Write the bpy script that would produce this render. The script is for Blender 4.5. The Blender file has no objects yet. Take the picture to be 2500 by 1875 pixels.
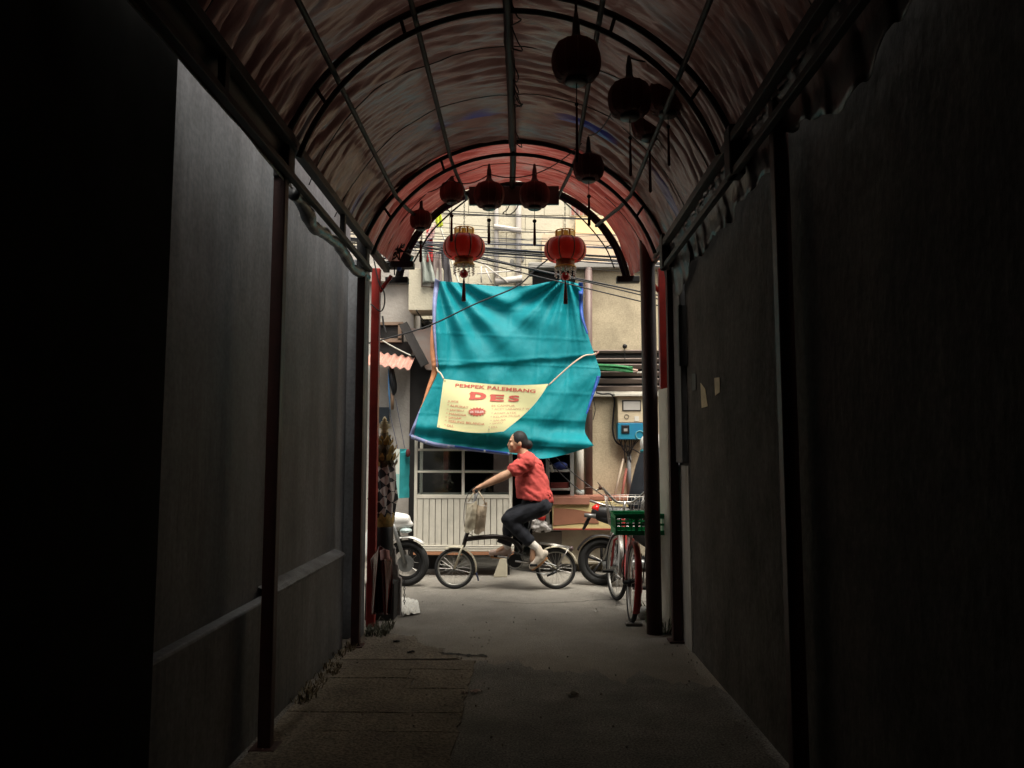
import bpy, bmesh, math, random
from mathutils import Vector, Matrix, Euler, noise
random.seed(7)
PI = math.pi
sc = bpy.context.scene
COL = sc.collection

# ------------------------------------------------------------------ camera, sky, sun, exposure
FPX, HCAM = 1875.0, 1.4
PITCH, YAW = math.atan(172.5 / FPX), math.atan(33 / FPX)
cam_d = bpy.data.cameras.new('camera')
cam = bpy.data.objects.new('camera', cam_d)
COL.objects.link(cam)
cam.location = (0, 0, HCAM)
cam.rotation_euler = (PI / 2 + PITCH, 0, YAW)
cam_d.sensor_fit = 'HORIZONTAL'
cam_d.sensor_width = 36
cam_d.lens = 36 * FPX / 2500
cam_d.clip_start = 0.05
cam_d.clip_end = 500
sc.camera = cam

SUN_EL, SUN_AZ = math.radians(66), math.radians(152)
world = bpy.data.worlds.new('World')
sc.world = world
world.use_nodes = True
wn, wl = world.node_tree.nodes, world.node_tree.links
sky = wn.new('ShaderNodeTexSky')
sky.sky_type = 'NISHITA'
sky.sun_disc = False
sky.sun_elevation = SUN_EL
sky.sun_rotation = SUN_AZ
sky.dust_density = 4.0
sky.ozone_density = 0.6
hs = wn.new('ShaderNodeHueSaturation')
hs.inputs['Saturation'].default_value = 0.12
wl.new(sky.outputs[0], hs.inputs['Color'])
bg = wn['Background']
bg.inputs['Strength'].default_value = 0.10
tint = wn.new('ShaderNodeMixRGB')
tint.blend_type = 'MULTIPLY'
tint.inputs[0].default_value = 1.0
tint.inputs[2].default_value = (1.0, 0.975, 0.92, 1)
wl.new(hs.outputs[0], tint.inputs[1])
wl.new(tint.outputs[0], bg.inputs['Color'])
sun_d = bpy.data.lights.new('sun', 'SUN')
sun_d.energy = 1.5
sun_d.angle = math.radians(30)
sun_d.color = (1.0, 0.93, 0.80)
sun = bpy.data.objects.new('sun', sun_d)
COL.objects.link(sun)
sd = Vector((math.sin(SUN_AZ) * math.cos(SUN_EL), math.cos(SUN_AZ) * math.cos(SUN_EL), math.sin(SUN_EL)))
sun.rotation_euler = sd.to_track_quat('Z', 'Y').to_euler()
sun.location = (0, 8, 12)
sc.view_settings.view_transform = 'Standard'
sc.view_settings.look = 'None'
sc.view_settings.exposure = 1.88
sc.view_settings.gamma = 1.0
sc.cycles.use_denoising = True
sc.cycles.max_bounces = 8
sc.cycles.diffuse_bounces = 5
sc.cycles.sample_clamp_indirect = 6.0

# ------------------------------------------------------------------ pixel (2500 x 1875) to place
RC = Euler((PI / 2 + PITCH, 0, YAW)).to_matrix()
CAM = Vector((0, 0, HCAM))


def ray(px, py):
    d = RC @ Vector(((px - 1250) / FPX, -(py - 937.5) / FPX, -1))
    return d / d.y


def P(px, py, Y):
    return CAM + ray(px, py) * Y


def G(px, py, z=0.0):
    d = ray(px, py)
    return CAM + d * ((z - HCAM) / d.z)


def PX(px, py, X):
    d = ray(px, py)
    return CAM + d * (X / d.x)


# ------------------------------------------------------------------ materials
MATS = {}


def mat(name, col, rough=0.75, metal=0.0, var=0.3, scale=5.0, bump=0.0, bscale=60.0, stretch=(1, 1, 1),
        col2=None, trans=0.0, spec=0.4, grime=0.0, gscale=1.3, speck=0.0, sscale=110.0):
    if name in MATS:
        return MATS[name]
    m = bpy.data.materials.new(name)
    m.use_nodes = True
    n, l = m.node_tree.nodes, m.node_tree.links
    b = n['Principled BSDF']
    b.inputs['Roughness'].default_value = rough
    b.inputs['Metallic'].default_value = metal
    b.inputs['Specular IOR Level'].default_value = spec
    tc = n.new('ShaderNodeTexCoord')
    mp = n.new('ShaderNodeMapping')
    mp.inputs['Scale'].default_value = stretch
    l.new(tc.outputs['Object'], mp.inputs['Vector'])
    nz = n.new('ShaderNodeTexNoise')
    nz.inputs['Scale'].default_value = scale
    nz.inputs['Detail'].default_value = 7
    nz.inputs['Roughness'].default_value = 0.62
    l.new(mp.outputs[0], nz.inputs['Vector'])
    rp = n.new('ShaderNodeValToRGB')
    rp.color_ramp.elements[0].position = 0.32
    rp.color_ramp.elements[1].position = 0.68
    c2 = col2 if col2 else tuple(c * (1 - var) for c in col)
    rp.color_ramp.elements[0].color = (*c2, 1)
    rp.color_ramp.elements[1].color = (*col, 1)
    l.new(nz.outputs['Fac'], rp.inputs[0])
    out = rp.outputs[0]
    if grime > 0:
        n2 = n.new('ShaderNodeTexNoise')
        n2.inputs['Scale'].default_value = gscale
        n2.inputs['Detail'].default_value = 9
        n2.inputs['Roughness'].default_value = 0.7
        l.new(tc.outputs['Object'], n2.inputs['Vector'])
        r2 = n.new('ShaderNodeValToRGB')
        r2.color_ramp.elements[0].position = 0.42
        r2.color_ramp.elements[1].position = 0.66
        r2.color_ramp.elements[0].color = (0, 0, 0, 1)
        r2.color_ramp.elements[1].color = (grime, grime, grime, 1)
        l.new(n2.outputs['Fac'], r2.inputs[0])
        mx = n.new('ShaderNodeMixRGB')
        mx.inputs[2].default_value = (*[c * 0.28 + 0.006 for c in col], 1)
        l.new(r2.outputs[0], mx.inputs[0])
        l.new(out, mx.inputs[1])
        out = mx.outputs[0]
    if speck > 0:
        n3 = n.new('ShaderNodeTexNoise')
        n3.inputs['Scale'].default_value = sscale
        n3.inputs['Detail'].default_value = 3
        l.new(tc.outputs['Object'], n3.inputs['Vector'])
        r3 = n.new('ShaderNodeValToRGB')
        r3.color_ramp.elements[0].position = 0.36
        r3.color_ramp.elements[1].position = 0.64
        r3.color_ramp.elements[0].color = (1 - speck, 1 - speck, 1 - speck, 1)
        r3.color_ramp.elements[1].color = (1 + speck, 1 + speck, 1 + speck, 1)
        l.new(n3.outputs['Fac'], r3.inputs[0])
        m3 = n.new('ShaderNodeMixRGB')
        m3.blend_type = 'MULTIPLY'
        m3.inputs[0].default_value = 1.0
        l.new(out, m3.inputs[1])
        l.new(r3.outputs[0], m3.inputs[2])
        out = m3.outputs[0]
    l.new(out, b.inputs['Base Color'])
    if bump > 0:
        nb = n.new('ShaderNodeTexNoise')
        nb.inputs['Scale'].default_value = bscale
        nb.inputs['Detail'].default_value = 6
        l.new(mp.outputs[0], nb.inputs['Vector'])
        bp = n.new('ShaderNodeBump')
        bp.inputs['Strength'].default_value = bump
        bp.inputs['Distance'].default_value = 0.02
        l.new(nb.outputs['Fac'], bp.inputs['Height'])
        l.new(bp.outputs[0], b.inputs['Normal'])
    if trans > 0:
        tr = n.new('ShaderNodeBsdfTranslucent')
        l.new(out, tr.inputs['Color'])
        ms = n.new('ShaderNodeMixShader')
        ms.inputs[0].default_value = trans
        l.new(b.outputs[0], ms.inputs[1])
        l.new(tr.outputs[0], ms.inputs[2])
        l.new(ms.outputs[0], n['Material Output'].inputs['Surface'])
    MATS[name] = m
    return m


def glass_mat(name, tint=(0.8, 0.85, 0.85), refl=0.12):
    if name in MATS:
        return MATS[name]
    m = bpy.data.materials.new(name)
    m.use_nodes = True
    n, l = m.node_tree.nodes, m.node_tree.links
    t = n.new('ShaderNodeBsdfTransparent')
    t.inputs[0].default_value = (*tint, 1)
    g = n.new('ShaderNodeBsdfGlossy')
    g.inputs['Roughness'].default_value = 0.08
    ms = n.new('ShaderNodeMixShader')
    ms.inputs[0].default_value = refl
    l.new(t.outputs[0], ms.inputs[1])
    l.new(g.outputs[0], ms.inputs[2])
    l.new(ms.outputs[0], n['Material Output'].inputs['Surface'])
    MATS[name] = m
    return m


# ------------------------------------------------------------------ mesh helpers
ORG = {}


def tag(o, label=None, cat=None, group=None, kind=None):
    if label: o['label'] = label
    if cat: o['category'] = cat
    if group: o['group'] = group
    if kind: o['kind'] = kind
    return o


def thing(name, label, cat, loc, group=None):
    o = bpy.data.objects.new(name, None)
    COL.objects.link(o)
    o.empty_display_size = 0.05
    o.location = loc
    ORG[o.name] = Vector(loc)
    return tag(o, label, cat, group)


def frame(d):
    d = d.normalized()
    a = Vector((0, 0, 1)) if abs(d.z) < 0.9 else Vector((1, 0, 0))
    u = d.cross(a).normalized()
    return u, d.cross(u).normalized()


class MB:
    def __init__(s):
        s.v, s.f, s.mi = [], [], []

    def add(s, vs, fs):
        k = len(s.v)
        s.v += [Vector(v) for v in vs]
        s.f += [[i + k for i in f] for f in fs]
        return s

    def box(s, a, b):
        x0, y0, z0 = [min(p, q) for p, q in zip(a, b)]
        x1, y1, z1 = [max(p, q) for p, q in zip(a, b)]
        return s.add([(x0, y0, z0), (x1, y0, z0), (x1, y1, z0), (x0, y1, z0), (x0, y0, z1), (x1, y0, z1), (x1, y1, z1), (x0, y1, z1)],
                     [(0, 3, 2, 1), (4, 5, 6, 7), (0, 1, 5, 4), (1, 2, 6, 5), (2, 3, 7, 6), (3, 0, 4, 7)])

    def obox(s, c, size, M):
        hx, hy, hz = [q / 2 for q in size]
        c = Vector(c)
        vs = [c + M @ Vector((x * hx, y * hy, z * hz)) for z in (-1, 1) for (x, y) in ((-1, -1), (1, -1), (1, 1), (-1, 1))]
        return s.add(vs, [(0, 3, 2, 1), (4, 5, 6, 7), (0, 1, 5, 4), (1, 2, 6, 5), (2, 3, 7, 6), (3, 0, 4, 7)])

    def tube(s, pts, r, n=8, closed=False, flat=1.0):
        pts = [Vector(p) for p in pts]
        m = len(pts)
        rs = r if isinstance(r, (list, tuple)) else [r] * m
        k = len(s.v)
        u = None
        for i, p in enumerate(pts):
            if closed:
                d = pts[(i + 1) % m] - pts[i - 1]
            else:
                d = pts[min(i + 1, m - 1)] - pts[max(i - 1, 0)]
            d.normalize()
            if u is None:
                u, w = frame(d)
            else:
                u = (u - d * u.dot(d))
                u = u.normalized() if u.length > 1e-6 else frame(d)[0]
            w = d.cross(u).normalized()
            for j in range(n):
                a = 2 * PI * j / n
                s.v.append(p + (u * math.cos(a) + w * math.sin(a) * flat) * rs[i])
        for i in range(m if closed else m - 1):
            i2 = (i + 1) % m
            for j in range(n):
                j2 = (j + 1) % n
                s.f.append([k + i * n + j, k + i * n + j2, k + i2 * n + j2, k + i2 * n + j])
        if not closed:
            s.f.append([k + j for j in range(n)][::-1])
            s.f.append([k + (m - 1) * n + j for j in range(n)])
        return s

    def torus(s, c, axis, R, r, n=28, m=8):
        c = Vector(c)
        u, w = frame(Vector(axis))
        return s.tube([c + (u * math.cos(2 * PI * i / n) + w * math.sin(2 * PI * i / n)) * R for i in range(n)], r, m, True)

    def lathe(s, c, prof, n=20, axis=(0, 0, 1), lobes=0, lobe_amp=0.0):
        c = Vector(c)
        ax = Vector(axis).normalized()
        u, w = frame(ax)
        k = len(s.v)
        for (r, h) in prof:
            for j in range(n):
                a = 2 * PI * j / n
                rr = r * (1 + lobe_amp * (abs(math.cos(a * lobes / 2)) - 0.5)) if lobes else r
                s.v.append(c + ax * h + (u * math.cos(a) + w * math.sin(a)) * rr)
        for i in range(len(prof) - 1):
            for j in range(n):
                j2 = (j + 1) % n
                s.f.append([k + i * n + j, k + i * n + j2, k + (i + 1) * n + j2, k + (i + 1) * n + j])
        s.f.append([k + j for j in range(n)][::-1])
        s.f.append([k + (len(prof) - 1) * n + j for j in range(n)])
        return s

    def ball(s, c, rx, ry=None, rz=None, n=14, m=9):
        ry = rx if ry is None else ry
        rz = rx if rz is None else rz
        c = Vector(c)
        k = len(s.v)
        s.v.append(c + Vector((0, 0, -rz)))
        for i in range(1, m):
            t = -PI / 2 + PI * i / m
            for j in range(n):
                a = 2 * PI * j / n
                s.v.append(c + Vector((rx * math.cos(t) * math.cos(a), ry * math.cos(t) * math.sin(a), rz * math.sin(t))))
        s.v.append(c + Vector((0, 0, rz)))
        for j in range(n):
            s.f.append([k, k + 1 + (j + 1) % n, k + 1 + j])
        for i in range(m - 2):
            for j in range(n):
                a, b = k + 1 + i * n, k + 1 + (i + 1) * n
                s.f.append([a + j, a + (j + 1) % n, b + (j + 1) % n, b + j])
        e = len(s.v) - 1
        a = k + 1 + (m - 2) * n
        for j in range(n):
            s.f.append([a + j, a + (j + 1) % n, e])
        return s

    def caps(s, p0, r0, p1, r1, n=12, flat=1.0):
        p0, p1 = Vector(p0), Vector(p1)
        d = (p1 - p0)
        d = d.normalized() if d.length > 1e-6 else Vector((0, 0, 1))
        pts, rs = [], []
        for a in (-80, -50, -20):
            pts.append(p0 + d * r0 * math.sin(math.radians(a)))
            rs.append(r0 * math.cos(math.radians(a)))
        for t in (0.25, 0.5, 0.75):
            pts.append(p0.lerp(p1, t))
            rs.append(r0 + (r1 - r0) * t)
        for a in (20, 50, 80):
            pts.append(p1 + d * r1 * math.sin(math.radians(a)))
            rs.append(r1 * math.cos(math.radians(a)))
        return s.tube(pts, rs, n, False, flat)

    def prism(s, poly, y0, y1):
        """poly: list of (x, z); extruded along Y"""
        n = len(poly)
        vs = [(x, y0, z) for x, z in poly] + [(x, y1, z) for x, z in poly]
        fs = [list(range(n)), list(range(2 * n - 1, n - 1, -1))]
        fs += [[i, i + n, (i + 1) % n + n, (i + 1) % n] for i in range(n)]
        return s.add(vs, fs)

    def grid(s, nu, nv, fn):
        k = len(s.v)
        for j in range(nv + 1):
            for i in range(nu + 1):
                s.v.append(Vector(fn(i / nu, j / nv)))
        for j in range(nv):
            for i in range(nu):
                a = k + j * (nu + 1) + i
                s.f.append([a, a + 1, a + nu + 2, a + nu + 1])
        return s

    def build(s, name, m, parent=None, smooth=False, label=None, cat=None, group=None, kind=None, bevel=0.0, solid=0.0, fix=True):
        me = bpy.data.meshes.new(name)
        if parent is not None:
            org = ORG[parent.name]
        else:
            xs = [v.x for v in s.v]; ys = [v.y for v in s.v]; zs = [v.z for v in s.v]
            org = Vector(((min(xs) + max(xs)) / 2, (min(ys) + max(ys)) / 2, min(zs)))
        me.from_pydata([tuple(v - org) for v in s.v], [], s.f)
        if fix:
            bm = bmesh.new()
            bm.from_mesh(me)
            bmesh.ops.recalc_face_normals(bm, faces=bm.faces)
            bm.to_mesh(me)
            bm.free()
        if smooth:
            me.polygons.foreach_set('use_smooth', [True] * len(me.polygons))
        o = bpy.data.objects.new(name, me)
        COL.objects.link(o)
        me.materials.append(m)
        if parent is not None:
            o.parent = parent
        else:
            o.location = org
        ORG[o.name] = org
        if bevel > 0:
            b = o.modifiers.new('bevel', 'BEVEL')
            b.width = bevel
            b.segments = 2
            b.limit_method = 'ANGLE'
        if solid > 0:
            b = o.modifiers.new('solid', 'SOLIDIFY')
            b.thickness = solid
            b.offset = 0
        return tag(o, label, cat, group, kind)

    def remesh(s, name, m, parent, voxel=0.011, smooth_it=6, **kw):
        o = s.build(name, m, parent, True, **kw)
        r = o.modifiers.new('r', 'REMESH')
        r.mode = 'VOXEL'
        r.voxel_size = voxel
        r.use_smooth_shade = True
        q = o.modifiers.new('s', 'SMOOTH')
        q.iterations = smooth_it
        q.factor = 0.5
        dg = bpy.context.evaluated_depsgraph_get()
        me = bpy.data.meshes.new_from_object(o.evaluated_get(dg))
        o.modifiers.clear()
        old = o.data
        o.data = me
        bpy.data.meshes.remove(old)
        me.polygons.foreach_set('use_smooth', [True] * len(me.polygons))
        if not me.materials:
            me.materials.append(m)
        return o


def ss(pts, n):
    """resample a polyline evenly by Catmull-Rom"""
    pts = [Vector(p) for p in pts]
    out = []
    q = [pts[0] * 2 - pts[1]] + pts + [pts[-1] * 2 - pts[-2]]
    seg = len(pts) - 1
    for i in range(n + 1):
        t = i / n * seg
        k = min(int(t), seg - 1)
        t -= k
        a, b, c, d = q[k], q[k + 1], q[k + 2], q[k + 3]
        out.append(0.5 * ((2 * b) + (c - a) * t + (2 * a - 5 * b + 4 * c - d) * t * t + (3 * b - a - 3 * c + d) * t ** 3))
    return out


def fn(x, y, z=0.0):
    return noise.fractal(Vector((x, y, z)), 1.0, 2.0, 4)


def hang(p0, p1, sag, n=14):
    p0, p1 = Vector(p0), Vector(p1)
    return [p0.lerp(p1, i / n) - Vector((0, 0, sag * 4 * (i / n) * (1 - i / n))) for i in range(n + 1)]


# ------------------------------------------------------------------ palette
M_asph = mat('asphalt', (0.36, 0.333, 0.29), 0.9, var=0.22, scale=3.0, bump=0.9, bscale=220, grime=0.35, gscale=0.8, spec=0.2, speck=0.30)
M_lane = mat('shaded_lane_asphalt', (0.265, 0.255, 0.24), 0.85, var=0.35, scale=4.0, bump=1.0, bscale=150, grime=0.6, gscale=1.6, spec=0.3, speck=0.5, sscale=90)  # dark asphalt patch, with the shade of the near floor deepened into its colour
M_slab = mat('slab_concrete', (0.25, 0.215, 0.17), 0.9, var=0.4, scale=7, bump=0.8, bscale=60, grime=0.75, gscale=3.5, spec=0.2, speck=0.35, sscale=60)
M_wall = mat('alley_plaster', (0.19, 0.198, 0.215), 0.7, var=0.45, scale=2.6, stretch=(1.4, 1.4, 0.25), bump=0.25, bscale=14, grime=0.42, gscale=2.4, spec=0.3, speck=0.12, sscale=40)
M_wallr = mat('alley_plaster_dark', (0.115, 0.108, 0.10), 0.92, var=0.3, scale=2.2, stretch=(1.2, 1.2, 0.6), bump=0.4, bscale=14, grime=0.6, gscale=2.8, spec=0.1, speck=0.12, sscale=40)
M_black = mat('near_shade_black', (0.02, 0.02, 0.02), 0.95, var=0.4, spec=0.05)  # near-black colour standing in for the lack of light at the near end
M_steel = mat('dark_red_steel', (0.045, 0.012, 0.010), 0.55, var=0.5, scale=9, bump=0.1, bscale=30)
M_blacksteel = mat('black_steel', (0.012, 0.011, 0.011), 0.6, var=0.4, scale=10)
M_purlin = mat('purlin_steel', (0.04, 0.037, 0.035), 0.6, var=0.5, scale=8)
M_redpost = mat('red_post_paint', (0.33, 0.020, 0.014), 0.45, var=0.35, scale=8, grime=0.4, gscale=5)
M_grey = mat('grey_metal', (0.22, 0.225, 0.22), 0.4, 0.6, var=0.3)
M_chrome = mat('chrome', (0.42, 0.40, 0.37), 0.35, 0.9, var=0.2)
M_rubber = mat('rubber', (0.018, 0.018, 0.018), 0.85, var=0.3)
M_blackp = mat('black_plastic', (0.014, 0.014, 0.015), 0.45, var=0.3)
M_wire = mat('cable_black', (0.012, 0.012, 0.014), 0.6, var=0.3)
M_wireb = mat('cable_blue_black', (0.03, 0.035, 0.06), 0.6, var=0.3)
M_cream = mat('cream_block', (0.55, 0.50, 0.385), 0.9, var=0.08, scale=4, bump=0.25, bscale=40, grime=0.28, gscale=2.0, spec=0.15)
M_peach = mat('peach_plaster', (0.60, 0.46, 0.32), 0.9, var=0.15, scale=3, bump=0.15, grime=0.2, spec=0.15)
M_beige = mat('beige_plaster', (0.54, 0.45, 0.31), 0.92, var=0.2, scale=3, bump=0.22, bscale=90, grime=0.42, gscale=2.2, spec=0.15, speck=0.1, sscale=50)
M_greyw = mat('grey_plaster', (0.43, 0.395, 0.355), 0.92, var=0.2, scale=3, bump=0.3, bscale=30, grime=0.35, gscale=1.6, spec=0.15)
M_brown = mat('brown_timber', (0.13, 0.085, 0.07), 0.8, var=0.4, scale=6, stretch=(0.5, 4, 4), bump=0.2)
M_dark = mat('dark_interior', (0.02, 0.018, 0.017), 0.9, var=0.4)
M_white = mat('white_paint', (0.62, 0.585, 0.50), 0.6, var=0.12, scale=4, grime=0.25, gscale=3)
M_whited = mat('stall_board', (0.56, 0.53, 0.455), 0.6, var=0.14, scale=5, stretch=(4, 4, 0.6), grime=0.25, gscale=4)
M_groove = mat('stall_groove', (0.2, 0.18, 0.15), 0.8)
M_skin = mat('skin', (0.47, 0.27, 0.17), 0.55, var=0.12, scale=8)
M_hair = mat('hair', (0.009, 0.007, 0.007), 0.7, var=0.4, scale=30, stretch=(4, 4, 1))
M_shirt = mat('red_shirt', (0.52, 0.075, 0.065), 0.9, var=0.22, scale=5, bump=0.25, bscale=9)
M_trous = mat('navy_trousers', (0.013, 0.015, 0.022), 0.9, var=0.4, scale=6, bump=0.6, bscale=9)
M_sock = mat('white_sock', (0.66, 0.62, 0.56), 0.85, var=0.15)
M_shoe = mat('pale_shoe', (0.64, 0.56, 0.46), 0.7, var=0.3, scale=14)

# ================================================================== SETTING
g = MB()
g.grid(60, 60, lambda u, v: (-40 + 80 * u, -25 + 80 * v, 0))
ground = g.build('ground', M_asph, kind='structure', fix=False)
tag(ground, 'pale grey worn asphalt of the lane and the street')


def crack(pts, w):
    c = MB()
    q = ss(pts, 60)
    vs, fs = [], []
    for i, p in enumerate(q):
        o = 0.018 * fn(p.x * 9, p.y * 9, 3)
        ww = w * (0.5 + abs(fn(p.x * 14, 1, 5)) * 1.6)
        vs += [(p.x, p.y + o * 2 - ww, 0.004), (p.x, p.y + o * 2 + ww, 0.004)]
    for i in range(len(q) - 1):
        fs.append((2 * i, 2 * i + 2, 2 * i + 3, 2 * i + 1))
    c.add(vs, fs)
    return c.build('crack', mat('crack_dirt', (0.035, 0.032, 0.03), 0.95), ground)


crack([G(1190, 1468), G(1300, 1474), G(1400, 1470), G(1500, 1464), G(1600, 1470)], 0.007)
crack([G(980, 1590), G(1080, 1596), G(1190, 1604)], 0.03)

lf = MB()  # darker sheet over the one ground, partly for the near floor's shade
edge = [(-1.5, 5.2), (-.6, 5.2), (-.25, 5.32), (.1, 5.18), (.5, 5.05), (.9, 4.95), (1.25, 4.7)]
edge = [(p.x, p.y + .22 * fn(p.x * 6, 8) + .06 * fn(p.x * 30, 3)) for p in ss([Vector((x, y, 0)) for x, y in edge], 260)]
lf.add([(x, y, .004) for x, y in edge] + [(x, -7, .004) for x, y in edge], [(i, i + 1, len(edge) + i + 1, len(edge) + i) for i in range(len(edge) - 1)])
tag(lf.build('lane', M_lane, kind='structure'), 'dark coarse asphalt of the covered lane, darkened further for its shade')

# ---- side buildings whose walls make the alley
XL, XR = -1.405, 1.19
lb = thing('side_building', 'grey streaked plaster building along the left of the alley', 'building', (-4.5, 2.0, 0))
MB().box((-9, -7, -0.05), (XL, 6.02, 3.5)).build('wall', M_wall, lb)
MB().box((-9, -7, 3.5), (XL, 1.0, 4.16)).build('leak_block_wall', M_wall, lb)  # unseen raised block added to stop light leaking in below the slab
MB().box((XL, -1.7, 2.9), (XR, -1.25, 4.16)).build('leak_block_box', M_black, lb)  # black box added to close the light gap behind the tarp's near end
d = MB()
d.box((XL, 2.75, -0.02), (XL + 0.07, 5.72, 0.66))
d.build('plinth', M_wall, lb, bevel=0.012)
cap = MB()
n = 40
vs, fs = [], []
for i in range(n + 1):
    y = 4.08 + 1.64 * i / n
    w = 0.078 + 0.004 * fn(y * 6, 2) - .012 * max(0, fn(y * 9, 6) - .25)
    z = 0.685 + 0.003 * fn(y * 7, 9)
    vs += [(XL, y, z + 0.025), (XL + w * 0.8, y, z), (XL + w, y, z - 0.015), (XL + w, y, z - 0.03), (XL, y, z - 0.03)]
for i in range(n):
    for j in range(4):
        fs.append((i * 5 + j, i * 5 + 5 + j, i * 5 + 6 + j, i * 5 + 1 + j))
cap.add(vs, fs)
cap.build('plinth_cap', mat('plinth_cap', (0.17, 0.175, 0.185), 0.85, var=0.5, scale=9, bump=0.5), lb)
MB().box((XL, -7, -0.03), (-1.285, 2.70, 3.4)).build('dark_pier', M_black, lb)  # its near-black base holds the missing light here as well as dirt
MB().box((XL - 0.1, 5.98, 0), (-1.262, 6.12, 2.95)).build('corner_pilaster', M_wall, lb, bevel=0.008)
MB().tube([(XL + 0.03, 4.22, 0.72), (XL + 0.03, 4.22, 2.1), (XL + 0.03, 4.22, 3.1)], 0.016, 10).build(
    'drain_pipe', mat('blue_grey_pvc', (0.16, 0.26, 0.30), 0.5, var=0.3), lb, True)
for z in (1.1, 1.75, 2.55):
    MB().tube([(XL + 0.03, 4.22, z), (XL + 0.03, 4.22, z + 0.04)], 0.021, 10).build('pipe_joint', MATS['blue_grey_pvc'], lb, True)

rb = thing('side_building', 'dark stained plaster building along the right of the alley', 'building', (4.5, 2.0, 0))
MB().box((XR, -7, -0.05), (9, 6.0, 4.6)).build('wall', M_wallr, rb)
p0, p1 = PX(1655, 1300, 1.16), PX(1672, 1300, 1.16)
MB().box((XR - 0.012, 5.62, 0), (XR + 0.02, 6.02, 1.32)).build('pale_skirting', mat('pale_dirty_plaster', (0.42, 0.40, 0.36), 0.9, var=0.4, scale=4, stretch=(3, 3, .4), grime=0.6), rb)
MB().box((XR - 0.045, 5.66, 1.34), (XR, 5.98, 2.72)).build('shutter', mat('grey_shutter', (0.10, 0.10, 0.105), 0.7, var=0.3), rb, bevel=0.006)
MB().box((XR - 0.06, 5.62, 2.05), (XR, 5.66, 2.5)).build('shutter_bracket', M_blacksteel, rb)

bk = MB().box((XL, -7, 0), (XR, -6.8, 5)).build('light_stop_wall', M_black, label='added unseen wall keeping light out behind the viewer', cat='wall')  # added out of view so the alley behind the camera stays dark
up = MB().box((-9, -7, 4.17), (9, 1.0, 4.6)).build('sky_block_slab', M_black, label='added unseen slab shading the near end of the alley', cat='building')  # unseen slab added to keep skylight off the near canopy and floor

# ---- concrete slabs on the left of the alley floor
pv = thing('drain_cover_paving', 'buff concrete cover slabs laid along the foot of the left wall', 'paving', (-0.8, 4.5, 0))
rows = [5.36, 5.13, 4.93, 4.72, 4.29, 4.0, 3.4, 2.7]
for i in range(len(rows) - 1):
    y1, y0 = rows[i], rows[i + 1]
    split = -0.71 + random.uniform(-0.05, 0.05)
    for (a, b) in ((-1.30, split), (split, -0.335)) if i in (1, 2, 5) else ((-1.30, -0.335),):
        r = random.Random(i * 7 + int(a * 10))
        gp = 0.0035
        bt = []
        N = 10
        per = []
        for k in range(N): per.append((a + gp + (b - a - 2 * gp) * k / N, y0 + gp))
        for k in range(4): per.append((b - gp, y0 + gp + (y1 - y0 - 2 * gp) * k / 4))
        for k in range(N): per.append((b - gp - (b - a - 2 * gp) * k / N, y1 - gp))
        for k in range(4): per.append((a + gp, y1 - gp - (y1 - y0 - 2 * gp) * k / 4))
        per = [(x + r.uniform(-.006, .006) - (0.03 * abs(fn(x * 3, y * 7, i)) if x > -0.36 else 0), y + r.uniform(-.005, .005)) for x, y in per]
        h = 0.012 + r.uniform(-0.0015, 0.002)
        c = MB()
        m_ = len(per)
        c.add([(x, y, -0.01) for x, y in per] + [(x, y, h + 0.004 * fn(x * 5, y * 5)) for x, y in per],
              [list(range(m_, 2 * m_))] + [[k, (k + 1) % m_, m_ + (k + 1) % m_, m_ + k] for k in range(m_)])
        c.build('slab', M_slab, pv)

ap = MB()
per = [(-1.33, 5.38), (-1.0, 5.385), (-.6, 5.40), (-.45, 5.42), (-.55, 5.5), (-.62, 5.65), (-.75, 5.8), (-.85, 6.0), (-1.0, 6.1), (-1.2, 6.2), (-1.33, 6.2)]
per = [(p.x + .08 * fn(p.x * 8, p.y * 8), p.y + .05 * fn(p.y * 9, p.x * 9, 4) * (p.y > 5.45)) for p in ss([Vector((x, y, 0)) for x, y in per], 160)]
ap.add([(x, y, .009) for x, y in per], [list(range(len(per)))])
ap.build('concrete_apron', M_slab, ground)

# ---- dry weeds
def weeds(name, label, spots, hmax, colr, seed):
    r = random.Random(seed)
    w = MB()
    for (x, y) in spots:
        for k in range(r.randint(4, 9)):
            a = r.uniform(0, 2 * PI)
            h = hmax * r.uniform(0.3, 1)
            b = Vector((x + r.uniform(-.03, .03), y + r.uniform(-.04, .04), 0))
            t = b + Vector((math.cos(a) * h * .7, math.sin(a) * h * .7, h))
            mid = b.lerp(t, .5) + Vector((0, 0, h * .2))
            q = Vector((-math.sin(a), math.cos(a), 0)) * 0.004
            w.add([b - q, b + q, mid + q, mid - q, t], [(0, 1, 2, 3), (3, 2, 4)])
    return w.build(name, mat(name + '_leaf', colr, 0.8, var=0.5, scale=20), label=label, cat='weeds', kind='stuff')


r = random.Random(3)
weeds('dry_weeds', 'dry straw-coloured weeds along the foot of the left wall', [(r.uniform(-1.33, -1.22), r.uniform(4.4, 5.75)) for _ in range(46)], 0.065, (0.15, 0.115, 0.065), 1)
weeds('green_weeds', 'small green weeds behind the wide right pillar', [(r.uniform(1.03, 1.12), r.uniform(6.2, 6.9)) for _ in range(26)], 0.16, (0.06, 0.11, 0.03), 2)
weeds('mixed_weeds', 'grey green weeds at the left mouth of the alley', [(r.uniform(-1.25, -1.08), r.uniform(6.0, 6.45)) for _ in range(36)], 0.08, (0.11, 0.11, 0.07), 4)

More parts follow.
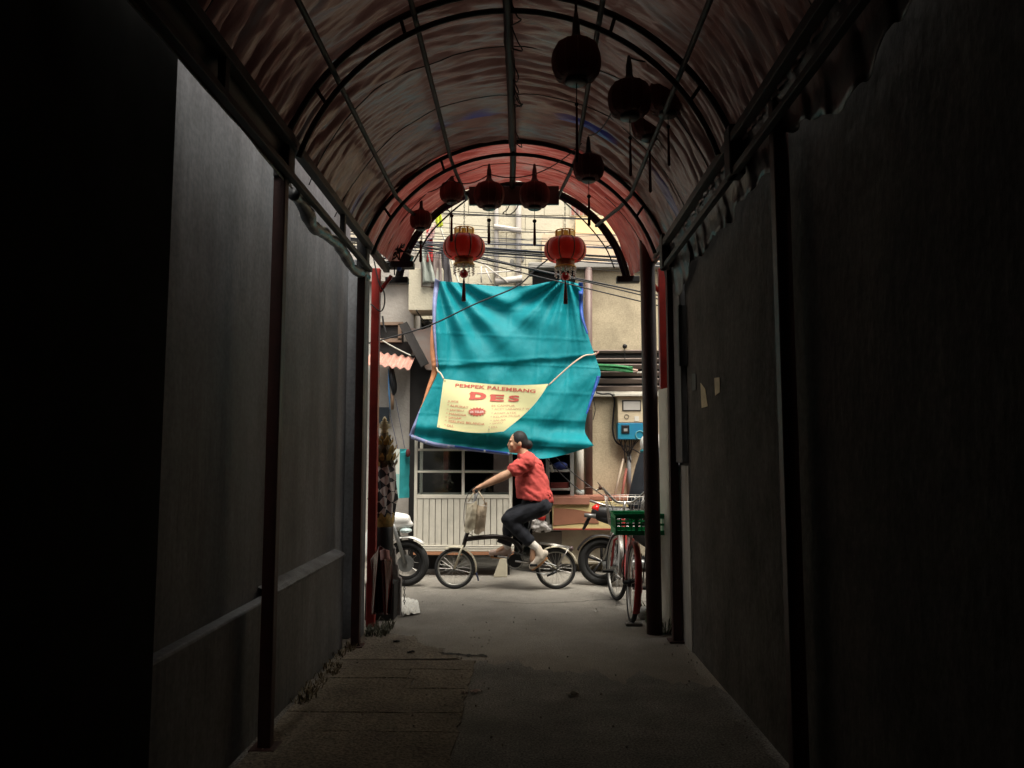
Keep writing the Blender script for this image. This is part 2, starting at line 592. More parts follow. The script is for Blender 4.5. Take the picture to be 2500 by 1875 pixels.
r = random.Random(77)
gt = MB()
for k in range(170):
    if r.random() < .55:
        x, y = r.choice((-1.27 + abs(r.gauss(0, .09)), 1.15 - abs(r.gauss(0, .07)), -.33 + r.gauss(0, .05))), r.uniform(3.2, 6.3)
    else:
        x, y = r.uniform(-1.2, 1.1), r.uniform(3.4, 7.6)
    s_ = r.uniform(.002, .006)
    M_ = Euler((r.uniform(0, 3), r.uniform(0, 3), r.uniform(0, 3))).to_matrix()
    gt.obox((x, y, .012 + s_ * .3), (s_ * 2.2, s_ * 1.6, s_ * 1.2), M_)
gt.build('grit', mat('grit_stone', (.34, .31, .27), .9, var=.6, scale=30), label='loose grit and crumbs scattered over the lane', cat='grit', kind='stuff')

# small litter
def litter(px, py, s, colr, label, name='paper_scrap', rz=0.3):
    p = G(px, py)
    m_ = mat('litter_%d_%d' % (px, py), colr, 0.8, var=0.3, scale=20)
    c = MB()
    c.grid(4, 4, lambda u, v: (p.x + (u - .5) * s * math.cos(rz) - (v - .5) * s * .6 * math.sin(rz), p.y + (u - .5) * s * math.sin(rz) + (v - .5) * s * .6 * math.cos(rz),
                               p.z + 0.018 + 0.012 * fn(u * 3 + px, v * 3)))
    return c.build(name, m_, solid=0.003, label=label, cat='litter')


litter(1134, 1697, 0.035, (0.6, 0.5, 0.45), 'small pale scrap at the edge of the slabs')
litter(1160, 1694, 0.06, (0.55, 0.42, 0.38), 'pinkish torn wrapper on the asphalt beside the slabs', 'wrapper')
litter(1398, 1700, 0.07, (0.5, 0.48, 0.42), 'flat pale scrap in the middle of the dark asphalt')
litter(1798, 1768, 0.035, (0.5, 0.48, 0.42), 'tiny pale scrap in the dark at the right', 'paper_scrap', 0)
litter(968, 1571, 0.05, (0.03, 0.028, 0.025), 'short dark twig lying on the concrete at the left', 'twig', 0.1)
litter(1003, 1597, 0.05, (0.02, 0.02, 0.02), 'small dark lump by the top edge of the slabs', 'stone')
litter(1455, 1497, 0.04, (0.5, 0.47, 0.42), 'small pale scrap on the street by the parked bicycle')

# ================================================================== CANOPY
XC, ZC, RR = -0.09, 2.573, 1.227
YF = 6.65


def arcp(y):
    t = max(0.0, min(1.0, (y - 5.75) / (YF - 5.75)))
    return XC - 0.025 * t, ZC + 0.197 * t, RR - 0.187 * t


def arc_pts(y, dr, n=36, z_end=3.0):
    x, z, R_ = arcp(y)
    R_ += dr
    a0 = math.asin(max(-1, min(1, (z_end - z) / R_)))
    return [(x + R_ * math.cos(PI - a0 - (PI - 2 * a0) * i / n), y, z + R_ * math.sin(PI - a0 - (PI - 2 * a0) * i / n)) for i in range(n + 1)]


fr = thing('hoop_canopy', 'dark steel hoop frame with posts carrying the alley canopy', 'canopy', (-0.09, 3.8, 0))
for Y in (1.86, 3.80, 5.72):
    a = MB().tube(arc_pts(Y, 0), 0.017, 8).build('outer_hoop', M_blacksteel, fr, True)
    a = MB().tube(arc_pts(Y, -0.10, 36, 2.92), 0.015, 8).build('inner_hoop', M_blacksteel, fr, True)
    po, pi_ = arc_pts(Y, 0.0), arc_pts(Y, -0.10, 36, 2.92)
    for k in (4, 11, 18, 25, 32):
        MB().tube([po[k], pi_[k]], 0.011, 6).build('hoop_strut', M_blacksteel, fr, True)
for k, a in enumerate((139, 114, 90, 66, 41)):
    pts = []
    for i in range(24):
        y = -1 + (YF + 1) * i / 23
        x, z, R_ = arcp(y)
        R_ -= 0.055
        pts.append((x + R_ * math.cos(math.radians(a)), y, z + R_ * math.sin(math.radians(a)) + 0.006 * fn(y, k)))
    MB().tube(pts, 0.026 if k == 2 else 0.015, 8).build('purlin', M_blacksteel if k == 2 else M_purlin, fr, True)
for s, x in ((-1, -1.195), (1, 1.055)):
    MB().box((x - 0.025, -1, 2.965), (x + 0.025, 6.5, 3.015)).build('eave_rail', M_purlin, fr, bevel=0.004)
    MB().box((x - 0.018, -1, 2.80), (x + 0.018, 5.8, 2.835)).build('lower_rail', M_blacksteel, fr, bevel=0.004)
    for Y in (2.9, 4.9) if s < 0 else ():
        MB().box((x - 0.016, Y - 0.02, 2.835), (x + 0.016, Y + 0.02, 2.965)).build('rail_spacer', M_blacksteel, fr)


def post(x, y, w, h, m_, dpt=None, name='post'):
    dpt = dpt or w
    MB().box((x - w, y - dpt, .004), (x + w, y + dpt, .016)).build('base_plate', m_, fr, bevel=0.003)
    return MB().box((x - w / 2, y - dpt / 2, 0), (x + w / 2, y + dpt / 2, h)).build(name, m_, fr, bevel=0.006)


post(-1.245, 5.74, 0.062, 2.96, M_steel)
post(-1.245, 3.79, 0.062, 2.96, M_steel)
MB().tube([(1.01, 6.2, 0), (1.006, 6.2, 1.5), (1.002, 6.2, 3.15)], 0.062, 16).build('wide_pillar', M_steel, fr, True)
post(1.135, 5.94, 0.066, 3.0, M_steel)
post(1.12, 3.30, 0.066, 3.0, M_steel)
# gussets where hoops meet the posts
for Y in (1.86, 3.8, 5.72):
    for x in (-1.24, 1.06):
        MB().box((x - 0.035, Y - 0.055, 2.80), (x + 0.045, Y + 0.055, 3.06)).build('gusset', M_blacksteel, fr, bevel=0.008)
# front hoop
MB().tube(arc_pts(YF, -0.005, 40, 2.93), 0.020, 8).build('front_hoop', M_blacksteel, fr, True)
for p in (arc_pts(YF, 0)[0], arc_pts(YF, 0)[-1]):
    MB().box((p[0] - 0.10, YF - 0.05, 2.90), (p[0] + 0.10, YF + 0.03, 2.955)).build('hoop_foot', M_blacksteel, fr, bevel=0.006)
# thin brace rod below the front hoop, right
rod = [P(1365, 485, 6.7), P(1381, 496, 6.7), P(1434, 548, 6.7), P(1478, 604, 6.7), P(1500, 655, 6.7)]
MB().tube(ss(rod, 14), 0.006, 6).build('brace_rod', M_blacksteel, fr, True)
rod = [P(1140, 487, 6.7), P(1100, 520, 6.7), P(1050, 570, 6.7), P(1010, 640, 6.7)]
MB().tube(ss(rod, 14), 0.008, 6).build('brace_rod', M_blacksteel, fr, True)
for a, b in (((1478, 604), (1504, 593)), ((1381, 496), (1388, 487)), ((1100, 520), (1090, 508))):
    MB().tube([P(*a, 6.7), P(*b, 6.68)], 0.005, 6).build('rod_tie', M_blacksteel, fr, True)

# bright red posts at the mouth
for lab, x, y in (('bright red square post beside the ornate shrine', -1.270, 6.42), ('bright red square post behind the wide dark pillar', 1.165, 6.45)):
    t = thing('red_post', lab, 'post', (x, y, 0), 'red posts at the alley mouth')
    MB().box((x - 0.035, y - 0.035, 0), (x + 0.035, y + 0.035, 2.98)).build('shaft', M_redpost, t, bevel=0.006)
    s = 1 if x < 0 else -1
    MB().tube([(x + s * 0.03, y, 2.78), (x + s * 0.13, y, 2.92)], 0.018, 6).build('brace', M_redpost, t)

# tarpaulin
def tarp_mat(nm, trans, cols):
    m = bpy.data.materials.new(nm)
    m.use_nodes = True
    n, l = m.node_tree.nodes, m.node_tree.links
    tc = n.new('ShaderNodeTexCoord')
    mp = n.new('ShaderNodeMapping')
    mp.inputs['Scale'].default_value = (0.9, 3.2, 0.9)
    mp.inputs['Rotation'].default_value = (0.1, 0.25, 0.35)
    l.new(tc.outputs['Object'], mp.inputs['Vector'])
    nz = n.new('ShaderNodeTexNoise')
    nz.inputs['Scale'].default_value = 2.0
    nz.inputs['Detail'].default_value = 8
    nz.inputs['Roughness'].default_value = 0.68
    l.new(mp.outputs[0], nz.inputs['Vector'])
    rp = n.new('ShaderNodeValToRGB')
    e = rp.color_ramp.elements
    e[0].position, e[0].color = 0.28, (*cols[0], 1)
    e[1].position, e[1].color = 0.75, (*cols[5], 1)
    for pos, c in zip((0.42, 0.50, 0.56, 0.64), cols[1:5]):
        q = e.new(pos)
        q.color = (*c, 1)
    l.new(nz.outputs['Fac'], rp.inputs[0])
    # woven blue stripe running across one bay
    sp = n.new('ShaderNodeSeparateXYZ')
    l.new(tc.outputs['Object'], sp.inputs[0])
    d1 = n.new('ShaderNodeMath'); d1.operation = 'SUBTRACT'; d1.inputs[1].default_value = 2.95
    l.new(sp.outputs['Y'], d1.inputs[0])
    d2 = n.new('ShaderNodeMath'); d2.operation = 'ABSOLUTE'
    l.new(d1.outputs[0], d2.inputs[0])
    d3 = n.new('ShaderNodeMath'); d3.operation = 'LESS_THAN'; d3.inputs[1].default_value = 0.055
    l.new(d2.outputs[0], d3.inputs[0])
    d4 = n.new('ShaderNodeMath'); d4.operation = 'MULTIPLY'
    l.new(d3.outputs[0], d4.inputs[0])
    n3 = n.new('ShaderNodeTexNoise'); n3.inputs['Scale'].default_value = 2.3
    l.new(tc.outputs['Object'], n3.inputs['Vector'])
    r3 = n.new('ShaderNodeValToRGB'); r3.color_ramp.elements[0].position = 0.45; r3.color_ramp.elements[1].position = 0.6
    l.new(n3.outputs['Fac'], r3.inputs[0])
    l.new(r3.outputs[0], d4.inputs[1])
    mx = n.new('ShaderNodeMixRGB')
    mx.inputs[2].default_value = (0.06, 0.07, 0.28, 1)
    l.new(d4.outputs[0], mx.inputs[0])
    l.new(rp.outputs[0], mx.inputs[1])
    b = n['Principled BSDF']
    b.inputs['Roughness'].default_value = 0.28
    b.inputs['Specular IOR Level'].default_value = 0.65
    l.new(mx.outputs[0], b.inputs['Base Color'])
    nb = n.new('ShaderNodeTexNoise')
    nb.inputs['Scale'].default_value = 9
    nb.inputs['Detail'].default_value = 5
    l.new(mp.outputs[0], nb.inputs['Vector'])
    bp = n.new('ShaderNodeBump')
    bp.inputs['Strength'].default_value = 0.35
    bp.inputs['Distance'].default_value = 0.02
    l.new(nb.outputs['Fac'], bp.inputs['Height'])
    l.new(bp.outputs[0], b.inputs['Normal'])
    tr = n.new('ShaderNodeBsdfTranslucent')
    l.new(mx.outputs[0], tr.inputs['Color'])
    l.new(bp.outputs[0], tr.inputs['Normal'])
    ms = n.new('ShaderNodeMixShader')
    ms.inputs[0].default_value = trans
    l.new(b.outputs[0], ms.inputs[1])
    l.new(tr.outputs[0], ms.inputs[2])
    l.new(ms.outputs[0], n['Material Output'].inputs['Surface'])
    return m


M_tarp = tarp_mat('canopy_tarp', 0.032, ((0.11, 0.055, 0.047), (0.19, 0.095, 0.078), (0.235, 0.125, 0.105), (0.24, 0.15, 0.13), (0.24, 0.20, 0.19), (0.30, 0.31, 0.33)))
PUR = [0, 41, 66, 90, 114, 139, 180]


def tarp_pt(u, v, ya=-1.2, yb=5.74):
    y = ya + (yb - ya) * v
    x, z, R_ = arcp(y)
    a0 = math.asin((2.96 - z) / (R_ + 0.03))
    a9 = PI - math.asin((3.05 - z) / (R_ + 0.03))
    a = a0 + (a9 - a0) * u
    deg = math.degrees(a)
    k = max(i for i in range(6) if PUR[i] <= deg)
    s = (deg - PUR[k]) / (PUR[k + 1] - PUR[k])
    sag = 0.022 * math.sin(PI * s) * (0.6 + 0.5 * fn(y * 2, k * 3.3))
    ph = 2.6 * fn(y * .8, u * 1.6, 11) + 1.1 * fn(y * 3, u * 5, 15) + u * 9
    am = max(0.0, .55 + fn(y * .9, u * 3.0, 21) * 1.3)
    lng = (1 - abs(math.sin(PI * y / .13 + ph))) ** 1.5 * .034 * am + (1 - abs(math.sin(PI * y / .058 + ph * 1.6 + 2))) ** 1.4 * .012 * max(0, .4 + fn(y * 1.4, u * 4, 31))
    rid = 1 - abs(fn(y * 4.2 + u * 5.0, u * 2.6 + y * .4, 3.1)) * 2.2
    rid2 = 1 - abs(fn(y * 9 - u * 5.0, u * 5, 7.7)) * 2.2
    fold = lng - .018 + 0.010 * max(-.5, rid) + 0.004 * max(-.5, rid2) + 0.006 * fn(y * 5.5 + u * 4.0, u * 2.2, 1.7) + 0.0 * math.sin(y * 38 + u * 15 + 6 * fn(y * 1.1, u * 2, 8)) * max(0, 0.5 + fn(y, u * 4, 4))
    rr = R_ + 0.034 - sag + fold
    return (x + rr * math.cos(a), y, z + rr * math.sin(a))


tp = MB().grid(150, 700, tarp_pt).build('canopy_tarp', M_tarp, smooth=True, fix=False,
                                      label='faded red wrinkled tarpaulin stretched over the alley hoops', cat='tarpaulin')
M_tarpf = tarp_mat('front_tarp', 0.18, ((0.20, 0.035, 0.03), (0.30, 0.06, 0.05), (0.36, 0.09, 0.072), (0.36, 0.12, 0.10), (0.36, 0.22, 0.20), (0.40, 0.36, 0.36)))
MB().grid(150, 110, lambda u, v: tarp_pt(u, v, 5.70, YF)).build('front_bay', M_tarpf, tp, True, fix=False)
# dark ropes under the tarp
for i, y in enumerate((2.75, 4.35, 4.95, 6.2)):
    pts = [Vector(p) for p in arc_pts(y, 0.012, 36, 2.97)]
    pts = [p + Vector((0, 0.10 * fn(p.x * 1.5, i), 0)) for p in pts]
    MB().tube(pts, 0.0035, 5).build('tie_rope', M_blackp, tp, True)
# purple-blue front flap of the tarp
def flap(u, v):
    p = Vector(arc_pts(YF, 0.02, 60, 2.95)[int(round(u * 60))])
    x, z, R_ = arcp(YF)
    c = Vector((x, YF, z))
    d_ = (p - c).normalized()
    return p - d_ * (0.075 + 0.012 * fn(u * 9, 3)) * v + Vector((0, 0.03 - 0.03 * v + 0.01 * fn(u * 12, v), 0))


MB().grid(60, 3, flap).build('front_flap', mat('purple_flap', (0.05, 0.035, 0.10), 0.6, var=0.5, scale=6), tp, True, fix=False)

# rolled-up tarp edge and gutter at the left, crumpled drape at the right
gut = MB()
n = 60
q = []
for i in range(n + 1):
    y = 4.0 + 1.95 * i / n
    q.append((-1.25 + 0.012 * fn(y * 3, 1), y, 2.80 - 0.05 * math.sin((y - 4.0) * 3.2) ** 2 + 0.018 * fn(y * 4, 5)))
gut.tube(q, [0.036 + 0.014 * fn(y_[1] * 6, 2) for y_ in q], 10)
M_silver = mat('silver_tarp', (0.14, 0.145, 0.15), 0.35, 0.3, var=0.5, scale=6, bump=0.6, bscale=14)
gut.build('rolled_sheet', M_silver, smooth=True, label='silvery rolled plastic sheet tied along the left eave', cat='plastic sheet')
sl = MB().grid(40, 4, lambda u, v: (-1.212 - 0.03 * math.sin(v * PI) - 0.01 * v, -1 + 4.9 * u, 2.99 - 0.20 * v + 0.02 * fn(u * 9, v * 2) * v))
sl.build('gutter_flashing', mat('dull_flashing', (0.06, 0.06, 0.055), 0.5, var=0.4), smooth=True, solid=0.004,
         label='dull flashing strip hanging below the left eave rail', cat='gutter')


def drape(u, v):
    y = -1.3 + 7.45 * u
    w = 0.022 * math.sin(y * 26 + 4 * fn(y * 2, 1)) * (0.4 + 0.6 * v)
    zb = 2.72 + 0.10 * fn(y * 1.7, 6) - 0.10 * max(0, math.sin((y - 5.2) * 4)) * (y > 5.2)
    return (1.075 + 0.07 * math.sin(v * PI * 0.5) + w * 0.5 + 0.01 * fn(y * 9, v * 3), y + w, 3.02 + (zb - 3.02) * v)


MB().grid(380, 10, drape).build('crumpled_drape', mat('dark_drape', (0.075, 0.07, 0.07), 0.4, var=0.6, scale=5, bump=0.4, bscale=12), smooth=True,
                               fix=False, solid=0.003, label='dark crumpled plastic sheeting bunched along the right eave', cat='plastic sheet')

# black board hung below the front hoop
bd = thing('board', 'long black sign board hung under the front hoop, seen from behind', 'sign board', P(1255, 497, 6.58))
a, b = P(1145, 455, 6.56), P(1365, 498, 6.56)
MB().box((a.x, 6.56, b.z), (b.x, 6.60, a.z)).build('panel', M_blackp, bd, bevel=0.004)
for px in (1180, 1330):
    p, q = P(px, 458, 6.58), P(px, 425, 6.62)
    MB().tube([p, q], 0.008, 6).build('hanger', M_blacksteel, bd)

# cable tray with loose wires on the ridge
ct = thing('cable_run', 'dark cable run with loose dangling wires along the canopy ridge', 'cables', (XC, 4.6, 3.62))
pts = [(XC + 0.012 * fn(y, 3), y, ZC + RR - 0.095 - 0.008 * math.sin(y * 5)) for y in [3.2 + 0.1 * i for i in range(25)]]
MB().tube(pts, [0.026 + 0.008 * fn(p[1] * 4, 7) for p in pts], 8).build('bundle', M_wire, ct, True)
r = random.Random(5)
for k in range(9):
    y = r.uniform(3.4, 5.4)
    p = Vector((XC + 0.02, y, ZC + RR - 0.10))
    q = [p, p + Vector((0.03, 0.05, -0.05)), p + Vector((r.uniform(.01, .06), .12, -r.uniform(.02, .08))), p + Vector((0, 0.2, -0.01))]
    MB().tube(ss(q, 10), 0.004, 5).build('loose_wire', M_wire, ct, True)
q = [P(1268, 488, 6.55), P(1262, 508, 6.55), P(1246, 523, 6.55), P(1228, 521, 6.55), P(1238, 512, 6.55), P(1245, 497, 6.55)]
MB().tube(ss(q, 24), 0.005, 5).build('wire_loop', M_wire, ct, True)

# black electrical clutter at the left foot of the front hoop
el = thing('floodlight', 'black floodlight with tangled cables at the left foot of the front hoop', 'floodlight', P(965, 655, 6.5))
a = P(935, 655, 6.5)
MB().box((P(925, 1100, 6.5).x, 6.44, P(1250, 655, 6.5).z), (P(1006, 1100, 6.5).x, 6.54, P(1250, 640, 6.5).z)).build('bracket_arm', M_blacksteel, el, bevel=0.004)
MB().obox(P(995, 628, 6.5), (0.085, 0.09, 0.06), Euler((0.3, 0.5, 0)).to_matrix()).build('lamp_head', M_blackp, el, bevel=0.008)
MB().ball(P(975, 655, 6.46), 0.02, 0.02, 0.026).build('blue_clamp', mat('blue_plastic', (0.03, 0.10, 0.36), 0.5), el, True)
r = random.Random(9)
for k in range(14):
    c = Vector(P(r.uniform(928, 992), r.uniform(600, 645), 6.48))
    q = [c + Vector((r.uniform(-.06, .06), r.uniform(-.05, .05), r.uniform(-.06, .05))) for _ in range(5)]
    MB().tube(ss(q, 16), 0.006, 5).build('cable', M_wire, el, True)
for px in (963, 971):
    MB().tube([P(px, 650, 6.46), P(px, 672, 6.46)], 0.006, 5).build('cable_end', M_wire, el, True)
q = [P(912, 630, 6.36), P(925, 690, 6.36), P(938, 715, 6.36), P(938, 745, 6.36), P(928, 760, 6.36), P(905, 742, 6.36)]
MB().tube(ss(q, 26), 0.006, 6).build('cable_loop', M_wire, label='black cable looping off the left red post', cat='cable', smooth=True)

# tape scraps on the right wall, small conduit
def scrap(pts, label, colr, X=XR):
    vs = [PX(x, y, X - 0.004) for x, y in pts]
    vs2 = [v + Vector((-0.003, 0, 0)) for v in vs]
    n_ = len(vs)
    MB().add(vs + vs2, [list(range(n_)), list(range(2 * n_ - 1, n_ - 1, -1))] + [[i, (i + 1) % n_, n_ + (i + 1) % n_, n_ + i] for i in range(n_)]).build(
        'tape_scrap', mat('tape_%d' % pts[0][0], colr, 0.7, var=0.3, scale=20), label=label, cat='paper scrap')


scrap([(1711, 935), (1722, 950), (1728, 992), (1714, 996)], 'larger torn strip of pale tape on the right wall', (0.62, 0.50, 0.30))
scrap([(1745, 923), (1757, 921), (1758, 958), (1752, 962), (1747, 966)], 'smaller torn strip of pale tape high on the right wall', (0.62, 0.50, 0.30))
scrap([(1690, 912), (1699, 912), (1700, 952), (1691, 954)], 'dark rectangular paper remnant on the right wall', (0.06, 0.06, 0.06))

# ================================================================== LANTERNS
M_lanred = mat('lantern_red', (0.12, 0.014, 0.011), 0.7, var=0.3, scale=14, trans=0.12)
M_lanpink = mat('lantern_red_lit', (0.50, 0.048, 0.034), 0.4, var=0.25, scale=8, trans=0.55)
M_gold = mat('lantern_gold', (0.70, 0.40, 0.07), 0.4, 0.15, var=0.5, scale=25)
M_goldcream = mat('crown_window', (0.85, 0.70, 0.30), 0.5, var=0.15, trans=0.6)
M_rib = mat('lantern_rib', (0.16, 0.06, 0.03), 0.5, var=0.4)
M_tass = mat('tassel', (0.10, 0.012, 0.010), 0.8, var=0.5, scale=30)
M_bead = mat('red_bead', (0.45, 0.02, 0.02), 0.2, var=0.2)
M_crys = mat('crystal_bead', (0.8, 0.78, 0.72), 0.1, var=0.2)


def big_lantern(px, py, Y, label):
    c = P(px, py, Y)
    t = thing('palace_lantern', label, 'lantern', c, 'lit red palace lanterns at the alley mouth')
    S = Y / FPX           # metres per pixel there
    R_, hh = 51 * S, 28 * S
    prof = []
    for i in range(13):
        a = -PI / 2 * 0.86 + PI * 0.86 * i / 12
        prof.append((R_ * (0.47 + 0.53 * math.cos(a) ** 0.75), hh * math.sin(a) / math.sin(PI / 2 * 0.86)))
    for k in range(8):
        a0, a1 = 2 * PI * k / 8 + 0.42, 2 * PI * (k + 1) / 8 + 0.42

        def pf(u, v):
            i = v * 12
            r_, h_ = prof[int(round(i))]
            a_ = a0 + (a1 - a0) * u
            rr = r_ * (1 - 0.035 + 0.07 * math.sin(PI * u))
            return (c.x + rr * math.cos(a_), c.y + rr * math.sin(a_), c.z + h_)
        MB().grid(6, 12, pf).build('panel', M_lanpink, t, True, fix=False)
        MB().tube([(c.x + (r_ * 0.985) * math.cos(a0), c.y + (r_ * 0.985) * math.sin(a0), c.z + h_) for r_, h_ in prof], 0.0065, 6).build('rib', M_rib, t, True)
    top, bot = c.z + hh, c.z - hh
    rc = 24 * S
    MB().torus((c.x, c.y, top + 19 * S), (0, 0, 1), rc, 0.006, 24, 6).build('crown_rim', M_gold, t, True)
    MB().torus((c.x, c.y, top + 0.003), (0, 0, 1), rc, 0.009, 24, 6).build('crown_rim', M_gold, t, True)
    for k in range(8):
        a0 = 2 * PI * k / 8 + 0.42
        MB().tube([(c.x + rc * math.cos(a0), c.y + rc * math.sin(a0), top), (c.x + rc * math.cos(a0), c.y + rc * math.sin(a0), top + 19 * S)], 0.010, 5).build('crown_post', M_gold, t)
        a1 = a0 + 2 * PI / 16
        m_ = Euler((0, 0, a1)).to_matrix()
        MB().obox((c.x + rc * .93 * math.cos(a1), c.y + rc * .93 * math.sin(a1), top + 9.5 * S), (0.004, rc * 0.5, 13 * S), m_).build('crown_window', M_goldcream, t)
    MB().lathe((c.x, c.y, bot), [(24 * S, 2 * S), (23 * S, -4 * S), (24 * S, -14 * S), (26 * S, -16 * S), (24 * S, -18 * S)], 24).build('neck', mat('neck_gold', (0.30, 0.15, 0.05), 0.5, 0.3, var=0.5, scale=30), t, True)
    MB().torus((c.x, c.y, bot - 16 * S), (0, 0, 1), 25.5 * S, 0.007, 24, 6).build('neck_rim', M_gold, t, True)
    st = MB()
    for k in range(12):
        a0 = 2 * PI * k / 12
        x, y = c.x + 25 * S * math.cos(a0), c.y + 25 * S * math.sin(a0)
        for j in range(4):
            st.ball((x, y, bot - (21 + j * 6) * S), 2.0 * S, 2.0 * S, 2.6 * S, 6, 4)
    st.build('crystal_fringe', M_crys, t, True, kind='stuff')
    MB().tube([(c.x, c.y, bot - 15 * S), (c.x, c.y, bot - 30 * S)], 0.004, 5).build('string', M_wire, t)
    MB().ball((c.x, c.y, bot - 39 * S), 11 * S).build('bead', M_bead, t, True)
    MB().lathe((c.x, c.y, 0), [(1.5 * S, bot - 49 * S), (3 * S, bot - 60 * S), (5 * S, bot - 90 * S), (5.6 * S, bot - 108 * S)], 10).build('tassel', M_tass, t, True)
    ch = MB()
    zt = P(px, 485, Y).z
    z = top + 20 * S
    k = 0
    while z < zt + 0.2:
        ax = (1, 0, 0) if k % 2 else (0, 1, 0)
        u_ = [(c.x + (0.006 * math.cos(q) if k % 2 == 0 else 0), c.y + (0.006 * math.cos(q) if k % 2 else 0), z + 0.016 * math.sin(q)) for q in [2 * PI * i / 8 for i in range(8)]]
        ch.tube(u_, 0.0022, 4, True)
        z += 0.026
        k += 1
    ch.build('chain', M_blacksteel, t)
    return t


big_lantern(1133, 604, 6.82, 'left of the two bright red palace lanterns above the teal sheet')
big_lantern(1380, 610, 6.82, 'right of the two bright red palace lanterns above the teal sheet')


def small_lantern(px, py, wpx, Y, label, tas=None, top=None):
    """px,py centre of the round body; tas = pixel y range of tassel"""
    c = P(px, py, Y)
    S = Y / FPX
    R_ = wpx / 2 * S
    t = thing('round_lantern', label, 'lantern', c, 'dim round red lanterns hung under the canopy')
    hh = R_ * 0.78
    prof = [(R_ * (0.42 + 0.58 * math.cos(a) ** 0.62), hh * math.sin(a)) for a in [-1.45 + 2.9 * i / 14 for i in range(15)]]
    MB().lathe(c, prof, 26).build('globe', M_lanred, t, True)
    for k in range(12):
        a0 = 2 * PI * k / 12
        MB().tube([c + Vector((r_ * 1.008 * math.cos(a0), r_ * 1.008 * math.sin(a0), h_)) for r_, h_ in prof], 0.0022, 4).build('rib', M_rib, t, True)
    MB().lathe(c, [(R_ * .50, hh * .93), (R_ * .46, hh * 1.10), (R_ * .30, hh * 1.20), (R_ * .17, hh * 1.5), (R_ * .15, hh * 2.1), (R_ * .08, hh * 2.7)], 16).build('cap', M_blackp, t, True)
    MB().lathe(c, [(R_ * .44, -hh * .93), (R_ * .46, -hh * 1.15), (R_ * .40, -hh * 1.22)], 16).build('collar', M_blackp, t, True)
    zt = top if top else ZC + math.sqrt(max(0.05, (RR - 0.06) ** 2 - (c.x - XC) ** 2))
    zt = max(zt, c.z + hh * 2.75)
    MB().tube([c + Vector((0, 0, hh * 2.0)), Vector((c.x, c.y, zt))], [0.012, 0.006], 6).build('cord', M_wire, t, True)
    b = c.z - hh * 1.2
    if tas:
        zb, ze = P(px, tas[0], Y).z, P(px, tas[1], Y).z
        MB().tube([(c.x, c.y, b + 0.01), (c.x, c.y, zb)], 0.0025, 4).build('string', M_wire, t)
        MB().ball((c.x, c.y, zb), 5.2 * S).build('bead', mat('dark_green_bead', (0.015, 0.035, 0.03), 0.3), t, True)
        MB().lathe((c.x, c.y, 0), [(2.0 * S, zb), (2.6 * S, zb - 0.02), (3.2 * S, (zb + ze) / 2), (4.0 * S, ze + 0.01), (2.4 * S, ze)], 8).build('tassel', M_tass, t, True)


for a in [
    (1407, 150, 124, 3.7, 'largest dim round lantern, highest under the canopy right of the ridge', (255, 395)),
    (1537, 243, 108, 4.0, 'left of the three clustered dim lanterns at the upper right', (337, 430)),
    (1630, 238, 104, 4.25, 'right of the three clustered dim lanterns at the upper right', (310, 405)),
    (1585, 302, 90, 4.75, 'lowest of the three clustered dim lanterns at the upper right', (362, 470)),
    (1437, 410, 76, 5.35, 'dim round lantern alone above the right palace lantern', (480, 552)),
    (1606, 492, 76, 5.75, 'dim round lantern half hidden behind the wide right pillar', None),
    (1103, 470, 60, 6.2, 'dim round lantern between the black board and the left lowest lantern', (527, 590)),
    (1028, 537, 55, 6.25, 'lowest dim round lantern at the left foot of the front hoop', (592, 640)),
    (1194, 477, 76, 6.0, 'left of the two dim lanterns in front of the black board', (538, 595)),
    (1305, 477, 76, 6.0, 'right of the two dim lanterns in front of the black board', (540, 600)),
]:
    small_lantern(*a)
# sagging flexes between the lanterns
for lab, (a, b, s) in zip(('left of the black board', 'above the black board', 'right of the black board', 'up to the upper right lanterns', 'across the upper right lanterns', 'above the lowest left lantern'), (((1103, 440, 6.1), (1194, 425, 5.95), .05), ((1194, 425, 5.95), (1305, 425, 5.95), .03), ((1305, 425, 5.95), (1420, 350, 5.4), .03),
                ((1437, 330, 5.3), (1500, 260, 4.3), .05), ((1537, 140, 4.0), (1650, 115, 4.2), .05), ((1030, 470, 6.2), (1103, 430, 6.1), .04))):
    MB().tube(hang(P(*a), P(*b), s), 0.0045, 5).build('flex_cord', M_wire, label='thin black flex sagging ' + lab, cat='cable', group='flexes between lanterns')

# ================================================================== OPPOSITE HOUSES
YA, YB = 9.6, 10.3          # lower and upper wall planes


def rect(mb, x0, y0, x1, y1, Y, d):
    a, b = P(x0, y0, Y), P(x1, y1, Y)
    return mb.box((a.x, Y, b.z), (b.x, Y + d, a.z))


# upper block wall (set back) with individual blocks
uh = thing('block_house', 'cream concrete block upper storey above the teal sheet', 'building', (0, 10.4, 0))
MB().box((-10, YB + 0.03, 3.2), (10, YB + 3, 9)).build('wall', mat('mortar', (0.46, 0.41, 0.32), 0.95, var=0.2), uh)
bw, bh = 0.52, 0.24
me_b = MB().box((-bw / 2 + .003, -0.02, -bh / 2 + .003), (bw / 2 - .003, 0.02, bh / 2 - .003)).build('block', M_cream, uh, bevel=0.003)
bl_first = True
r = random.Random(11)
for j in range(14):
    for i in range(-4, 6):
        x, z = i * bw + (bw / 2 if j % 2 else 0), 3.35 + j * bh
        if bl_first:
            o = me_b
            bl_first = False
        else:
            o = me_b.copy()
            COL.objects.link(o)
        me_b_loc = Vector((x, YB + 0.012 + r.uniform(-.004, .003), z)) - Vector((0, 10.4, 0)) + Vector((0, 10.4, 0)) - ORG[uh.name]
        o.location = me_b_loc + ORG[uh.name] * 0
